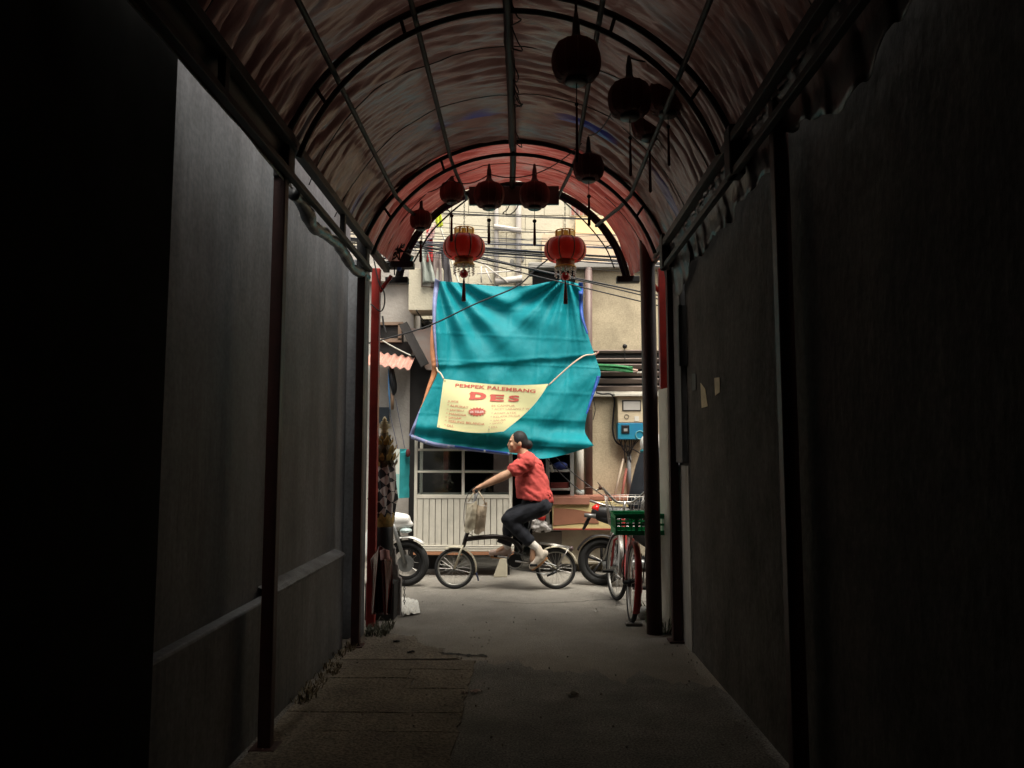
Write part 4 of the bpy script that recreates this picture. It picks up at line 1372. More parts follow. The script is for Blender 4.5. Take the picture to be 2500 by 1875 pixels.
def depth(p, u, v):
    Y = 9.18 - 0.42 * v
    x, y = p.x, p.y
    # gathers radiating from the knot at upper right
    dx, dy = x - 1385, y - 672
    d_, a = math.hypot(dx, dy), math.atan2(dy, dx)
    Y += 0.075 * math.sin(a * 13 + 1.5 * fn(a * 2, 0)) * math.exp(-d_ / 170) * min(1, d_ / 40)
    # long folds from the upper left corner
    dx, dy = x - 1060, y - 640
    d2, a2 = math.hypot(dx, dy), math.atan2(dy, dx)
    Y += 0.050 * math.sin(a2 * 19 + d2 * 0.006) * math.exp(-((d2 - 150) / 150) ** 2)
    # swag under the top edge
    Y += 0.085 * math.exp(-((y - 745) / 26) ** 2) * math.exp(-((x - 1235) / 85) ** 2)
    # stitched seam: cloth steps back below it
    ys = 893 - (x - 1070) * 0.068
    Y += 0.05 * (1 / (1 + math.exp(-(y - ys) / 6))) - 0.02 * math.exp(-((y - ys) / 7) ** 2)
    Y += 0.022 * fn((x + y * .45) * 0.022, (y - x * .4) * 0.009, 2) * (1 if y > ys else 0.55)
    Y += 0.030 * math.sin((x + (y - 900) * 0.9) * 0.06) * (1 / (1 + math.exp(-(y - ys - 40) / 20))) * (x - 1250 > -60) * 0.6
    # swags above the lower hem
    Y += 0.05 * math.sin((y - 1055) * 0.085 - (x - 1060) * 0.012) * math.exp(-((y - 1070) / 40) ** 2)
    # old packing creases
    for q_ in ((x + y * .06) % 74, (y - x * .05) % 66):
        Y -= 0.006 * math.exp(-((q_ - 33) / 2.6) ** 2)
    # corner pulled out at lower right
    Y -= 0.10 * math.exp(-(((x - 1440) / 40) ** 2 + ((y - 1078) / 25) ** 2))
    return Y


M_teal = mat('teal_sheet', (0.001, 0.225, 0.265), 0.62, var=0.18, scale=3, bump=0.2, bscale=16, trans=0.06, spec=0.22)
tl = MB().grid(NU, NV, lambda u, v: P(pix(u, v).x, pix(u, v).y, depth(pix(u, v), u, v))).build('sheet', M_teal, None, True, fix=False)
ORG_T = ORG[tl.name]
tl.name = 'teal_tarpaulin'
ORG[tl.name] = ORG_T
tag(tl, 'large teal tarpaulin sheet hung across the shop front', 'tarpaulin')


def hem(edge, off, m_, name, d0=-0.02, n=60, amp=0.0):
    """strip along a pixel edge; off(t) -> pixel offset vector"""
    e = crv(edge, n)
    vs, fs = [], []
    for i, p in enumerate(e):
        o = off(i / n)
        u = 0 if p.x < 1200 else 1
        v = max(0, min(1, (p.y - 686) / 400))
        Y = depth(p, u, v) + d0
        vs += [P(p.x, p.y, Y), P(p.x + o[0] * .5, p.y + o[1] * .5, Y - .012 + amp * fn(i * .2, 1)), P(p.x + o[0], p.y + o[1], Y)]
    for i in range(n):
        for j in (0, 1):
            fs.append((i * 3 + j, i * 3 + 3 + j, i * 3 + 4 + j, i * 3 + 1 + j))
    return MB().add(vs, fs).build(name, m_, tl, True, fix=False, solid=0.003)


M_peri = mat('periwinkle_hem', (0.22, 0.25, 0.45), 0.6, var=0.4, scale=9)
M_blueh = mat('blue_hem', (0.02, 0.09, 0.42), 0.5, var=0.4, scale=6)
hem([(1074, 686), (1066, 740), (1064, 800), (1066, 850), (1069, 900)], lambda t: (-12 + 9 * t, -6 + 6 * t), M_peri, 'left_hem')
hem([(1067, 760), (1064, 800), (1067, 860), (1070, 903), (1050, 950), (1028, 995)], lambda t: (-3 - 14 * math.sin(PI * min(1, t * 1.05)) , 2), mat('orange_backing', (0.62, 0.26, 0.12), 0.7, var=0.25), 'orange_backing', 0.015)
hem([(1028, 995), (1018, 1030), (1010, 1062)], lambda t: (-2 - 10 * t, 2), M_peri, 'left_hem')
hem([(1003, 1060), (1058, 1079), (1117, 1088), (1175, 1096), (1244, 1105)], lambda t: (0, 11 - 4 * t), M_peri, 'lower_hem', -0.03)
hem([(1110, 1092), (1175, 1101), (1240, 1109)], lambda t: (0, -5), M_blueh, 'lower_hem', -0.05)
hem([(1466, 918), (1450, 965), (1434, 1010)], lambda t: (-9 + 5 * t, 0), M_blueh, 'right_hem', -0.03)
hem([(1424, 690), (1424, 765), (1436, 815)], lambda t: (-12 + 8 * t, 0), M_blueh, 'right_hem', -0.02)
for px, py in ((1012, 1068), (1040, 1079), (1095, 1090), (1183, 1101), (1063, 835), (1066, 880)):
    MB().torus(P(px, py, 8.66 if py > 1000 else 9.0), (0, 1, 0), 0.009, 0.003, 10, 5).build('eyelet', M_chrome, tl, True)

# yellow menu banner
YBN = 8.62
bn = thing('menu_banner', 'yellow printed menu banner tied across the teal tarpaulin', 'banner', P(1200, 1050, YBN))


def bdep(px, py):
    return YBN + 0.02 * math.sin((px - 1067) / 275 * PI) + 0.012 * math.sin((px * .9 - py * 1.3) * .03) + 0.10 * max(0, ((px - 1067) / 275 + (py - 925) / 125 - 1.42)) ** 1.5


def bpix(u, v):
    tp_ = Vector((1083 + 256 * u, 925 + 22 * u - 10 * u * u * u + 4 * math.sin(PI * u), 0))
    bt_ = Vector((1067 + 163 * u, 1043 + 12 * math.sin(PI * u * .8) + 3 * u, 0))
    p = tp_.lerp(bt_, v)
    # right edge sags along the diagonal
    p.x += 13 * math.sin(PI * v) * u ** 3
    return p


M_yel = mat('banner_yellow', (0.90, 0.86, 0.47), 0.55, var=0.08, scale=3, trans=0.12)
MB().grid(40, 24, lambda u, v: P(bpix(u, v).x, bpix(u, v).y, bdep(*bpix(u, v)[:2]))).build('sheet', M_yel, bn, True, fix=False)
M_ink = mat('banner_red_ink', (0.62, 0.13, 0.10), 0.7, var=0.1)
M_inkl = mat('banner_pale_ink', (0.66, 0.30, 0.20), 0.7, var=0.15)
M_inkw = mat('banner_white_ink', (0.75, 0.70, 0.62), 0.7, var=0.1)


def text_mesh(s, bold=0.0):
    cu = bpy.data.curves.new('t', 'FONT')
    cu.body = s
    cu.offset = bold
    cu.resolution_u = 3
    o = bpy.data.objects.new('t', cu)
    COL.objects.link(o)
    dg = bpy.context.evaluated_depsgraph_get()
    me = bpy.data.meshes.new_from_object(o.evaluated_get(dg))
    vs = [v.co.copy() for v in me.vertices]
    fs = [list(p.vertices) for p in me.polygons]
    bpy.data.objects.remove(o)
    bpy.data.curves.remove(cu)
    bpy.data.meshes.remove(me)
    return vs, fs


def zp(x, y):
    return 1060 + x * 0.1311, 910 + y * 0.1311


def line(s, a, b, cap, m_, name='print', bold=0.012, dep=None, par=None, push=0.004, up=(0.12, -1)):
    dep = dep or bdep
    par = par or bn
    vs, fs = text_mesh(s, bold)
    x0, x1 = min(v.x for v in vs), max(v.x for v in vs)
    y0, y1 = min(v.y for v in vs), max(v.y for v in vs)
    out = []
    for v in vs:
        t = (v.x - x0) / (x1 - x0)
        h = (v.y - y0) / (y1 - y0) * cap
        px = a[0] + (b[0] - a[0]) * t + up[0] * h
        py = a[1] + (b[1] - a[1]) * t + up[1] * h
        out.append(P(px, py, dep(px, py) - push))
    return MB().add(out, fs).build(name, m_, par, fix=False)


for s, a, b, c in (('PEMPEK PALEMBANG', (390, 262), (1885, 378), 8.5),):
    line(s, zp(*a), zp(*b), c, M_ink, 'headline', 0.02)
for s, a, b, c in (('D', (662, 492), (965, 512), 18.5), ('E', (1042, 530), (1295, 540), 17), ('S', (1375, 540), (1580, 540), 15.5)):
    line(s, zp(*a), zp(*b), c, M_ink, 'letter', 0.075 if s == 'D' else 0.045)
# slab serifs of the D and the E
for q in (((658, 375), (760, 380), (758, 408), (656, 402)), ((650, 470), (750, 478), (748, 505), (648, 498)), ((1040, 408), (1120, 412), (1118, 436), (1038, 432)), ((1036, 508), (1110, 512), (1108, 535), (1034, 532))):
    vs = [P(*zp(*w_), bdep(*zp(*w_)) - .0045) for w_ in q]
    MB().add(vs, [(0, 1, 2, 3)]).build('serif', M_ink, bn, fix=False)
for s, a, b, c in (('JUICE', (245, 556), (450, 566), 5.5), ('* ALPUKAT', (240, 622), (632, 672), 5.5), ('* JAMBU', (232, 708), (545, 733), 5.5), ('* MANGGA', (218, 778), (597, 812), 5.5),
                   ('* SIRSAK', (203, 848), (512, 868), 5), ('* TERUNG BELANDA', (196, 916), (935, 982), 5.8), ('* DLL', (182, 990), (360, 1016), 5.5),
                   ('ES CAMPUR', (1068, 634), (1500, 634), 5.2), ('* ACEY LARANG F W', (1068, 698), (1775, 688), 5), ('* AYAM ATEK', (1060, 776), (1530, 762), 5),
                   ('* KELAPA MUDA', (1045, 842), (1600, 816), 5), ('* SALAK', (1040, 912), (1340, 888), 4.5), ('* SAWO', (1030, 968), (1280, 940), 4), ('* DLL', (1008, 1032), (1180, 1022), 4.5)):
    line(s, zp(*a), zp(*b), c, M_inkl if a[0] > 1000 else M_ink, 'menu_line', 0.0)
# starburst
cx, cy = zp(798, 728)
vs = []
for i in range(32):
    a = 2 * PI * i / 32
    k = 1.0 if i % 2 == 0 else 0.72
    px, py = cx + 24 * k * math.cos(a), cy + 11.5 * k * math.sin(a)
    vs.append(P(px, py, bdep(px, py) - .004))
MB().add(vs, [list(range(32))]).build('starburst', M_ink, bn, fix=False)
line('ES TELER', zp(672, 752), zp(925, 748), 5.5, M_inkw, 'starburst_print', 0.03, push=.009)
for px, py in ((1087, 929), (1335, 944), (1072, 1040), (1194, 1048), (1208, 943)):
    MB().torus(P(px, py, bdep(px, py) - .006), (0, 1, 0), .006, .002, 8, 4).build('eyelet', M_chrome, bn)
M_rope = mat('cream_cord', (0.60, 0.48, 0.36), 0.8, var=0.3, scale=40)
for pts in (((1339, 941, 8.6), (1370, 912, 8.62), (1405, 882, 8.66), (1428, 868, 8.75), (1446, 866, 8.85), (1455, 862, 8.9)), ((1083, 925, 8.6), (1076, 912, 8.66), (1069, 906, 8.74), (1066, 898, 8.8))):
    MB().tube(ss([P(*q) for q in pts], 24), .009, 6).build('tie_cord', M_rope, bn, True)
MB().tube([P(1453, 868, 8.86), P(1462, 858, 8.84)], .008, 6).build('tie_end', mat('pink_cord', (.6, .3, .26), .8), bn, True)

# ================================================================== OVERHEAD CABLES
r = random.Random(17)
cab = [((960, 498, 8.9), (1620, 534, 8.6), .05, .007), ((960, 511, 8.8), (1620, 540, 8.8), .02, .009), ((960, 508, 8.7), (1620, 528, 8.9), .06, .005),
       ((960, 585, 8.7), (1620, 604, 8.7), .02, .012), ((960, 583, 8.5), (1620, 634, 8.6), .05, .011), ((960, 590, 8.6), (1620, 632, 8.5), .02, .012),
       ((960, 597, 8.5), (1620, 642, 8.4), .02, .013), ((960, 588, 8.4), (1620, 636, 8.5), .0, .008), ((960, 604, 8.5), (1620, 648, 8.5), .02, .010), ((960, 614, 8.6), (1620, 622, 8.6), .02, .005),
       ((960, 570, 9), (1620, 590, 9), .02, .005), ((960, 596, 9), (1620, 560, 9), .03, .004), ((960, 620, 8.9), (1620, 668, 8.9), .01, .004), ((960, 560, 8.9), (1620, 606, 8.9), .02, .005),
       ((1000, 585, 8.3), (1640, 738, 7.9), .0, .010), ((1010, 600, 8.3), (1640, 752, 7.9), .01, .010), ((1000, 590, 8.3), (1640, 722, 8.0), .03, .009), ((1000, 594, 8.2), (1640, 728, 8.0), .0, .012),
       ((960, 576, 8.6), (1620, 612, 8.6), .01, .007), ((960, 592, 8.4), (1620, 640, 8.45), .03, .009), ((960, 586, 8.55), (1620, 628, 8.4), .03, .010), ((960, 545, 9.1), (1620, 575, 9.0), .03, .005), ((960, 532, 9.2), (1620, 580, 9.1), .02, .004)]
for a, b, s, w_ in cab:
    a2 = P(*a); b2 = P(*b)
    d_ = (b2 - a2)
    MB().tube(hang(a2 - d_ * .6, b2 + d_ * .6, s, 20), w_ * .72, 6).build('overhead_cable', M_wireb if r.random() < .5 else M_wire, smooth=True,
        label='dark overhead cable strung along the street behind the palace lanterns', cat='cable', group='overhead street cables')
q = [P(900, 838, 8.5), P(985, 815, 8.5), P(1060, 790, 8.5), P(1160, 742, 8.5), P(1260, 700, 8.5), P(1310, 655, 8.5), P(1345, 628, 8.5)]
MB().tube(ss(q, 30), .009, 6).build('slack_cable', M_wire, smooth=True, label='slack dark cable crossing diagonally in front of the teal tarpaulin', cat='cable')
MB().tube(hang(P(915, 820, 9.0), P(1003, 868, 9.1), .01), .008, 6).build('pale_cord', M_white, smooth=True, label='pale cord slanting past the dark window at the left', cat='cord')

# ================================================================== FOLDING BICYCLE AND RIDER
YC = 8.2


def C(px, py, dy=0.0):
    q = P(px, py, YC)
    return Vector((q.x, YC + dy, q.z))


SP = YC / FPX
M_frame = mat('dark_frame_paint', (0.035, 0.028, 0.025), 0.35, 0.3, var=0.3)
M_rim = mat('alloy_rim', (0.42, 0.41, 0.38), 0.35, 0.7, var=0.2)
M_fender = mat('cream_fender', (0.55, 0.50, 0.38), 0.4, 0.2, var=0.15)


def wheel(par, c, axis, R_, tw, name='wheel', spokes=24, mrim=None):
    axis = Vector(axis).normalized()
    w = MB().torus(c, axis, R_ - tw, tw, 40, 10).build(name, M_rubber, par, True)
    MB().torus(c, axis, R_ - 2.1 * tw, tw * .62, 40, 6).build('rim', mrim or M_rim, w, True)
    u, v = frame(axis)
    sp = MB()
    for k in range(spokes):
        a = 2 * PI * k / spokes
        b = a + (0.5 if k % 2 else -0.5)
        sp.tube([Vector(c) + axis * (0.02 if k % 4 < 2 else -.02) + (u * math.cos(b) + v * math.sin(b)) * .02, Vector(c) + (u * math.cos(a) + v * math.sin(a)) * (R_ - 2.2 * tw)], .0014, 4)
    sp.build('spokes', M_chrome, w, kind='stuff')
    MB().tube([Vector(c) - axis * .04, Vector(c) + axis * .04], .016, 10).build('hub', M_grey, w, True)
    return w


fb_ = thing('folding_bicycle', 'dark folding bicycle with small wheels ridden past the stall', 'bicycle', Vector((C(1235, 1383).x, YC, 0)))
gz = 0.0
RW = 0.212
cf, cr = C(1110, 1383), C(1357, 1383)
cf.z = cr.z = RW
wheel(fb_, cf, (0, 1, 0), RW, .018)
wheel(fb_, cr, (0, 1, 0), RW, .018)
bbx = C(1258, 1367)
MB().tube(ss([C(1140, 1316), C(1175, 1312), C(1210, 1310), C(1240, 1316), C(1262, 1328), C(1275, 1345)], 20), [.026] * 21, 10).build('main_tube', M_frame, fb_, True)
MB().tube([C(1275, 1345), bbx], .024, 10).build('down_tube', M_frame, fb_, True)
MB().obox(C(1232, 1324), (.16, .035, .05), Euler((0, .35, 0)).to_matrix()).build('hinge_block', M_blackp, fb_, bevel=.01)
for s in (-.05, .05):
    MB().tube([bbx + Vector((0, s * .4, 0)), cr + Vector((0, s, 0))], .010, 8).build('chainstay', M_frame, fb_, True)
    MB().tube([C(1285, 1318, s * .3), cr + Vector((0, s, 0))], .010, 8).build('seatstay', M_fender, fb_, True)
    MB().tube([C(1131, 1330, s * .6), C(1125, 1345, s), cf + Vector((0, s, 0))], .011, 8).build('fork_leg', M_fender, fb_, True)
MB().tube([C(1131, 1335), C(1141, 1300)], .022, 10).build('head_tube', M_frame, fb_, True)
MB().tube([C(1141, 1300), C(1165, 1198)], .017, 10).build('handlepost', M_grey, fb_, True)
MB().tube([C(1166, 1196, -.27), C(1164, 1194, -.1), C(1164, 1196, 0), C(1164, 1194, .1), C(1166, 1196, .27)], .012, 8).build('handlebar', M_blackp, fb_, True)
for s in (-1, 1):
    MB().tube([C(1166, 1196, s * .17), C(1167, 1196, s * .28)], .017, 8).build('grip', M_rubber, fb_, True)
MB().tube([bbx, C(1285, 1318), C(1303, 1245)], .016, 10).build('seatpost', M_grey, fb_, True)
MB().caps(C(1285, 1240), .04, C(1330, 1238), .075, 12, .6).build('saddle', M_blackp, fb_, True)
# chainring, cranks, pedals
MB().torus(bbx + Vector((0, -.06, 0)), (0, 1, 0), .085, .006, 28, 6).build('chainring', M_grey, fb_, True)
MB().lathe(bbx + Vector((0, -.066, 0)), [(.07, 0), (.07, .006)], 20, axis=(0, 1, 0)).build('chainring_disc', M_blackp, fb_)
for nm, a, s in (('crank', C(1302, 1374), -.09), ('crank', C(1214, 1361), .09)):
    a = Vector((a.x, YC + s, a.z))
    MB().tube([bbx + Vector((0, s, 0)), a], .011, 8).build('crank', M_chrome, fb_, True)
    MB().box((a.x - .04, a.y - .045 + (s * .6), a.z - .012), (a.x + .04, a.y + .045 + (s * .6), a.z + .012)).build('pedal', M_blackp, fb_, bevel=.004)
ch = [bbx + Vector((0, -.06, .085)), cr + Vector((0, -.05, .035))]
MB().tube(ch, .005, 5).build('chain', M_grey, fb_)
MB().tube([bbx + Vector((0, -.06, -.085)), C(1330, 1400, -.05), cr + Vector((0, -.05, -.035))], .005, 5).build('chain', M_grey, fb_)
MB().tube([cr + Vector((0, -.05, -.02)), C(1350, 1397, -.06), C(1335, 1404, -.06)], [.018, .014, .010], 6).build('derailleur', M_blackp, fb_, True)


def arc_fender(c, R_, a0, a1, w, m_, name, par):
    vs, fs = [], []
    n = 20
    for i in range(n + 1):
        a = math.radians(a0 + (a1 - a0) * i / n)
        for k in range(5):
            t = -1 + k * .5
            rr = R_ - .012 * t * t
            vs.append((c.x + rr * math.cos(a), c.y + w * t, c.z + rr * math.sin(a)))
    for i in range(n):
        for k in range(4):
            fs.append((i * 5 + k, i * 5 + 5 + k, i * 5 + 6 + k, i * 5 + 1 + k))
    return MB().add(vs, fs).build(name, m_, par, True, solid=.003)


f1 = arc_fender(cf, RW + .022, 118, -12, .026, M_fender, 'front_fender', fb_)
MB().obox(cf + Vector((RW + .028, 0, -.085)), (.012, .06, .09), Euler((0, -.25, 0)).to_matrix()).build('mud_flap', mat('navy_flap', (.02, .03, .08), .6), f1, bevel=.003)
arc_fender(cr, RW + .022, 150, 15, .026, M_fender, 'rear_fender', fb_)
for s in (-.05, .05):
    MB().tube([C(1318, 1326, s), C(1355, 1331, s), C(1392, 1337, s)], .008, 6).build('rack_rail', M_chrome, fb_, True)
    MB().tube([C(1388, 1337, s), cr + Vector((0, s, 0))], .006, 6).build('rack_stay', M_chrome, fb_, True)
for k in range(4):
    MB().tube([C(1325 + 20 * k, 1327 + 3 * k, -.05), C(1325 + 20 * k, 1327 + 3 * k, .05)], .006, 6).build('rack_bar', M_chrome, fb_, True)
MB().lathe(C(1398, 1340), [(.0, -.01), (.03, 0), (.028, .03), (.015, .04)], 14, axis=(-1, 0, .1)).build('tail_reflector', mat('smoke_reflector', (.08, .05, .05), .3), fb_, True)
for s in (.06,):
    q = [C(1164, 1194, s), C(1154, 1192, s), C(1135, 1225, s * .5), C(1135, 1290, 0), C(1160, 1312, 0)]
    MB().tube(ss(q, 20), .004, 5).build('brake_cable', M_wire, fb_, True)
# shopping bag on the handlepost
bg_ = thing('shopping_bag', 'cream cloth bag hanging on the handlepost of the folding bicycle', 'bag', C(1158, 1300, -.09))
M_bag = mat('cream_bag', (.68, .61, .46), .85, var=.3, scale=7, bump=.5, bscale=14)
M_bagd = mat('tan_bag', (.54, .44, .32), .85, var=.3, scale=7, bump=.5, bscale=14)


def sack(x0, x1, xb0, xb1, yt, yb, dy, m_, nm):
    def f(u, v):
        px = (x0 + (xb0 - x0) * v) * (1 - u) + (x1 + (xb1 - x1) * v) * u
        bul = .05 * math.sin(PI * u) * (.4 + .6 * math.sin(PI * min(1, v * 1.1 + .1))) + .012 * fn(u * 4, v * 4, dy)
        return C(px, yt + (yb - yt) * v + 4 * math.sin(u * 5), dy - bul)

    def f2(u, v):
        q = f(u, v)
        return (q.x, 2 * (YC + dy) - q.y, q.z)
    m2 = MB().grid(12, 14, f)
    m2.grid(12, 14, f2)
    return m2.build(nm, m_, bg_, True, fix=False)


sack(1141, 1166, 1134, 1160, 1226, 1296, -.05, M_bag, 'front_pocket')
sack(1164, 1190, 1158, 1184, 1230, 1300, -.03, M_bagd, 'rear_pocket')
for a, b in (((1143, 1227), (1162, 1196)), ((1188, 1232), (1167, 1196))):
    MB().tube([C(*a, -.06), C((a[0] + b[0]) / 2, (a[1] + b[1]) / 2 - 2, -.06), C(*b, -.04)], .007, 6).build('strap', M_bagd, bg_, True)
for a, b in (((1141, 1226), (1160, 1225)), ((1172, 1232), (1190, 1234))):
    MB().tube([C(*a, -.1), C(*b, -.1)], .006, 6).build('piping', M_sock, bg_, True)

# ---- rider
def hand(mb, wrist, dirv, grip, side):
    """palm plus five fingers curling round a bar along Y"""
    d_ = Vector(dirv).normalized()
    palm = grip - d_ * .02 + Vector((0, 0, .028))
    mb.caps(wrist, .026, palm, .034, 10, .75)
    for k in range(4):
        y = (-.033 + .021 * k) * side
        b0 = palm + Vector((0, y, .004)) + d_ * .015
        L = (.9, 1.0, .95, .8)[k]
        k1 = grip + Vector((0, y, .012)) + d_ * .034 * L
        k2 = grip + Vector((0, y, -.016)) + d_ * .022 * L
        k3 = grip + Vector((0, y, -.022)) - d_ * .004
        mb.caps(b0, .0105, k1, .0095, 8)
        mb.caps(k1, .0095, k2, .009, 8)
        mb.caps(k2, .009, k3, .008, 8)
    t0 = palm - d_ * .02 + Vector((0, -.03 * side, -.006))
    t1 = grip + Vector((0, -.045 * side, -.006)) - d_ * .012
    mb.caps(t0, .013, t1, .011, 8)
    mb.caps(t1, .011, t1 + d_ * .03 + Vector((0, .01 * side, -.008)), .009, 8)


rd = thing('person', 'cyclist in red shirt and dark trousers riding the folding bicycle', 'person', Vector((C(1290, 1300).x, YC, C(1290, 1240).z)))
body = MB()
HD = C(1265, 1080)
body.ball(HD + Vector((.002, 0, .008)), .093, .074, .105)                 # cranium
body.ball(HD + Vector((-.035, 0, -.045)), .062, .058, .072)               # jaw and face
body.ball(HD + Vector((-.072, 0, -.090)), .026, .030, .022)               # chin
body.caps(HD + Vector((-.090, 0, .005)), .011, HD + Vector((-.106, 0, -.030)), .014)   # nose
body.ball(HD + Vector((-.094, 0, -.058)), .014, .024, .008)               # lips
body.ball(HD + Vector((-.092, 0, -.070)), .013, .022, .007)
for s in (-1, 1):
    body.ball(HD + Vector((-.088, s * .032, .022)), .014, .022, .010)     # brow
    body.ball(HD + Vector((.020, s * .076, -.020)), .018, .010, .032)     # ear
    body.ball(HD + Vector((-.070, s * .045, -.030)), .022, .022, .026)    # cheek
body.caps(C(1270, 1092), .056, C(1286, 1120), .062)                         # neck
SH = {}
for s in (-1, 1):
    sh_ = C(1288, 1129, s * .165)
    el_ = C(1240, 1157, s * .205)
    wr_ = C(1184, 1183, s * .23)
    body.caps(C(1286, 1120, s * .06), .065, sh_, .062)
    body.caps(sh_, .056, el_, .046)
    body.caps(el_, .046, el_.lerp(wr_, .35), .047)
    body.caps(el_.lerp(wr_, .35), .046, wr_, .030)
    hand(body, wr_, (-1, 0, -.15), C(1166, 1196, s * .23), s)
body.caps(C(1286, 1135), .12, C(1305, 1190), .13, 14, 1.0)
body.caps(C(1305, 1190), .13, C(1316, 1228), .15)
legs = {-1: (C(1318, 1234, -.10), C(1243, 1266, -.13), C(1303, 1330, -.12)), 1: (C(1318, 1234, .10), C(1246, 1262, .13), C(1236, 1338, .12))}
for s, (hp, kn, an) in legs.items():
    body.caps(hp, .09, kn, .058)
    body.caps(kn, .056, kn.lerp(an, .35), .056)
    body.caps(kn.lerp(an, .35), .055, an, .034)
body.caps(legs[-1][2], .034, C(1300, 1362, -.12), .034)
body.caps(legs[1][2], .034, C(1212, 1352, .12), .03)
bd_ = body.remesh('body', M_skin, rd, .0085, 3)
# eye, brow hints
for s in (-1, 1):
    MB().ball(HD + Vector((-.088, s * .030, .006)), .005, .010, .004, 8, 5).build('eye', mat('eye_dark', (.02, .015, .012), .3), rd, True)
    MB().ball(HD + Vector((-.091, s * .034, .030)), .005, .018, .003, 8, 5).build('eyebrow', M_hair, rd, True)
# hair with bun
h = MB()
h.ball(HD + Vector((.014, 0, .026)), .090, .083, .100)
h.ball(HD + Vector((.052, 0, -.008)), .062, .072, .080)
h.ball(HD + Vector((.112, 0, -.025)), .044, .046, .050)
h.remesh('hair', M_hair, rd, .009, 3)
# shirt
s_ = MB()
s_.caps(C(1287, 1126, 0), .088, C(1293, 1150, 0), .150, 16, 1.08)
s_.caps(C(1293, 1150, 0), .150, C(1301, 1190, 0), .184, 18, 1.0)
s_.caps(C(1301, 1190, 0), .184, C(1306, 1230, 0), .200, 18, 1.0)
for s in (-1, 1):
    s_.caps(C(1286, 1119, s * .05), .075, C(1286, 1130, s * .16), .078)
    s_.caps(C(1286, 1129, s * .165), .078, C(1256, 1146, s * .19), .078)
s_.caps(C(1277, 1112), .060, C(1284, 1118), .066)
so = s_.remesh('shirt', M_shirt, rd, .010, 12)
bmx = bmesh.new()
bmx.from_mesh(so.data)
pa, pb_ = C(1259, 1213), C(1349, 1226)
nrm = Vector((pb_.z - pa.z, 0, -(pb_.x - pa.x)))
bmesh.ops.bisect_plane(bmx, geom=bmx.verts[:] + bmx.edges[:] + bmx.faces[:], plane_co=pa - ORG[so.name], plane_no=nrm, clear_outer=True)
bmx.to_mesh(so.data)
bmx.free()
sm_ = so.modifiers.new('solid', 'SOLIDIFY')
sm_.thickness = .006
for v in so.data.vertices:     # cloth folds; drop the hem below the waist cleanly
    p = v.co + ORG[so.name]
    k = .011 * fn(p.x * 7 + p.z * 5, p.y * 5, p.z * 8) + .012 * max(-.4, 1 - 3 * abs(fn((p.x + p.z) * 5, p.y * 3, (p.z - p.x) * 2.5))) + .004 * math.sin(p.z * 40 + p.x * 26 + 3 * fn(p.x * 4, p.z * 4))
    v.co += v.normal * k
# trousers
t_ = MB()
t_.ball(C(1311, 1230), .172, .165, .10)
for s, (hp, kn, an) in legs.items():
    t_.caps(hp + Vector((.01, 0, 0)), .112, kn + Vector((.01, 0, 0)), .082, 14)
    t_.caps(kn, .080, kn.lerp(an, .78 if s < 0 else .55), .070 if s < 0 else .066, 14)
to = t_.remesh('trousers', M_trous, rd, .010, 10)
for v in to.data.vertices:
    p = v.co + ORG[to.name]
    v.co += v.normal * (.006 * fn(p.x * 6, p.y * 6, p.z * 6) + .003 * math.sin((p.x - p.z) * 50))
# socks and shoes
for s, an, toe, heel in ((-1, legs[-1][2], C(1298, 1378, -.13), C(1330, 1347, -.13)), (1, legs[1][2], C(1199, 1354, .13), C(1242, 1351, .13))):
    q = MB()
    q.caps(an.lerp(legs[s][1], .12), .046, an + (heel - an) * .25, .046)
    q.remesh('sock', M_sock, rd, .009, 3)
    q = MB()
    q.caps(heel, .036, heel.lerp(toe, .5) + Vector((0, 0, .008)), .044, 12)
    q.caps(heel.lerp(toe, .5), .043, toe, .034, 12)
    q.caps(an.lerp(heel, .35), .045, heel.lerp(toe, .3), .044, 12)
    sh2 = q.remesh('shoe', M_shoe if s < 0 else mat('pale_pink_shoe', (.52, .38, .32), .7, var=.25, scale=12), rd, .009, 3)
    MB().tube([heel + Vector((.012, 0, -.03)), heel.lerp(toe, .5) + Vector((.004 if s < 0 else 0, 0, -.036)), toe + Vector((-.01, 0, -.022))], .012, 8, False, 2.6).build('sole', mat('tan_sole', (.50, .25, .11), .8), sh2, True)

# ================================================================== SHRINE AT THE LEFT OF THE MOUTH
YH = 6.72
sx = P(938, 1100, YH).x
SH_ = YH / FPX


def zs(py):
    return P(934, py, YH).z


sn = thing('ornate_shrine', 'ornate dark and gold shrine figure wrapped in checked cloth by the left red post', 'shrine', (sx, YH, 0))
M_gd = mat('aged_gold', (0.50, 0.33, 0.09), 0.45, 0.0, var=0.7, scale=22)
M_gpale = mat('pale_gold', (0.72, 0.60, 0.34), 0.4, 0.0, var=0.4, scale=14)
M_dkorn = mat('dark_ornament', (0.035, 0.03, 0.018), 0.5, 0.2, var=0.6, scale=18, col2=(0.10, 0.06, 0.015))
prof = []
for (rp, py) in ((1.5, 1017), (6, 1025), (4, 1027), (10, 1031), (6, 1033), (14, 1038), (9, 1040), (17, 1044), (8, 1047), (9, 1052), (10, 1058)):
    prof.append((rp * SH_, zs(py)))
MB().lathe((sx, YH, 0), prof[::-1], 18).build('finial', M_gpale, sn, True)
MB().lathe((sx, YH, 0), [(26 * SH_, zs(1140)), (22 * SH_, zs(1110)), (16 * SH_, zs(1085)), (11 * SH_, zs(1065)), (8 * SH_, zs(1052))], 18).build('headdress', M_dkorn, sn, True)
r = random.Random(41)
leaf = None
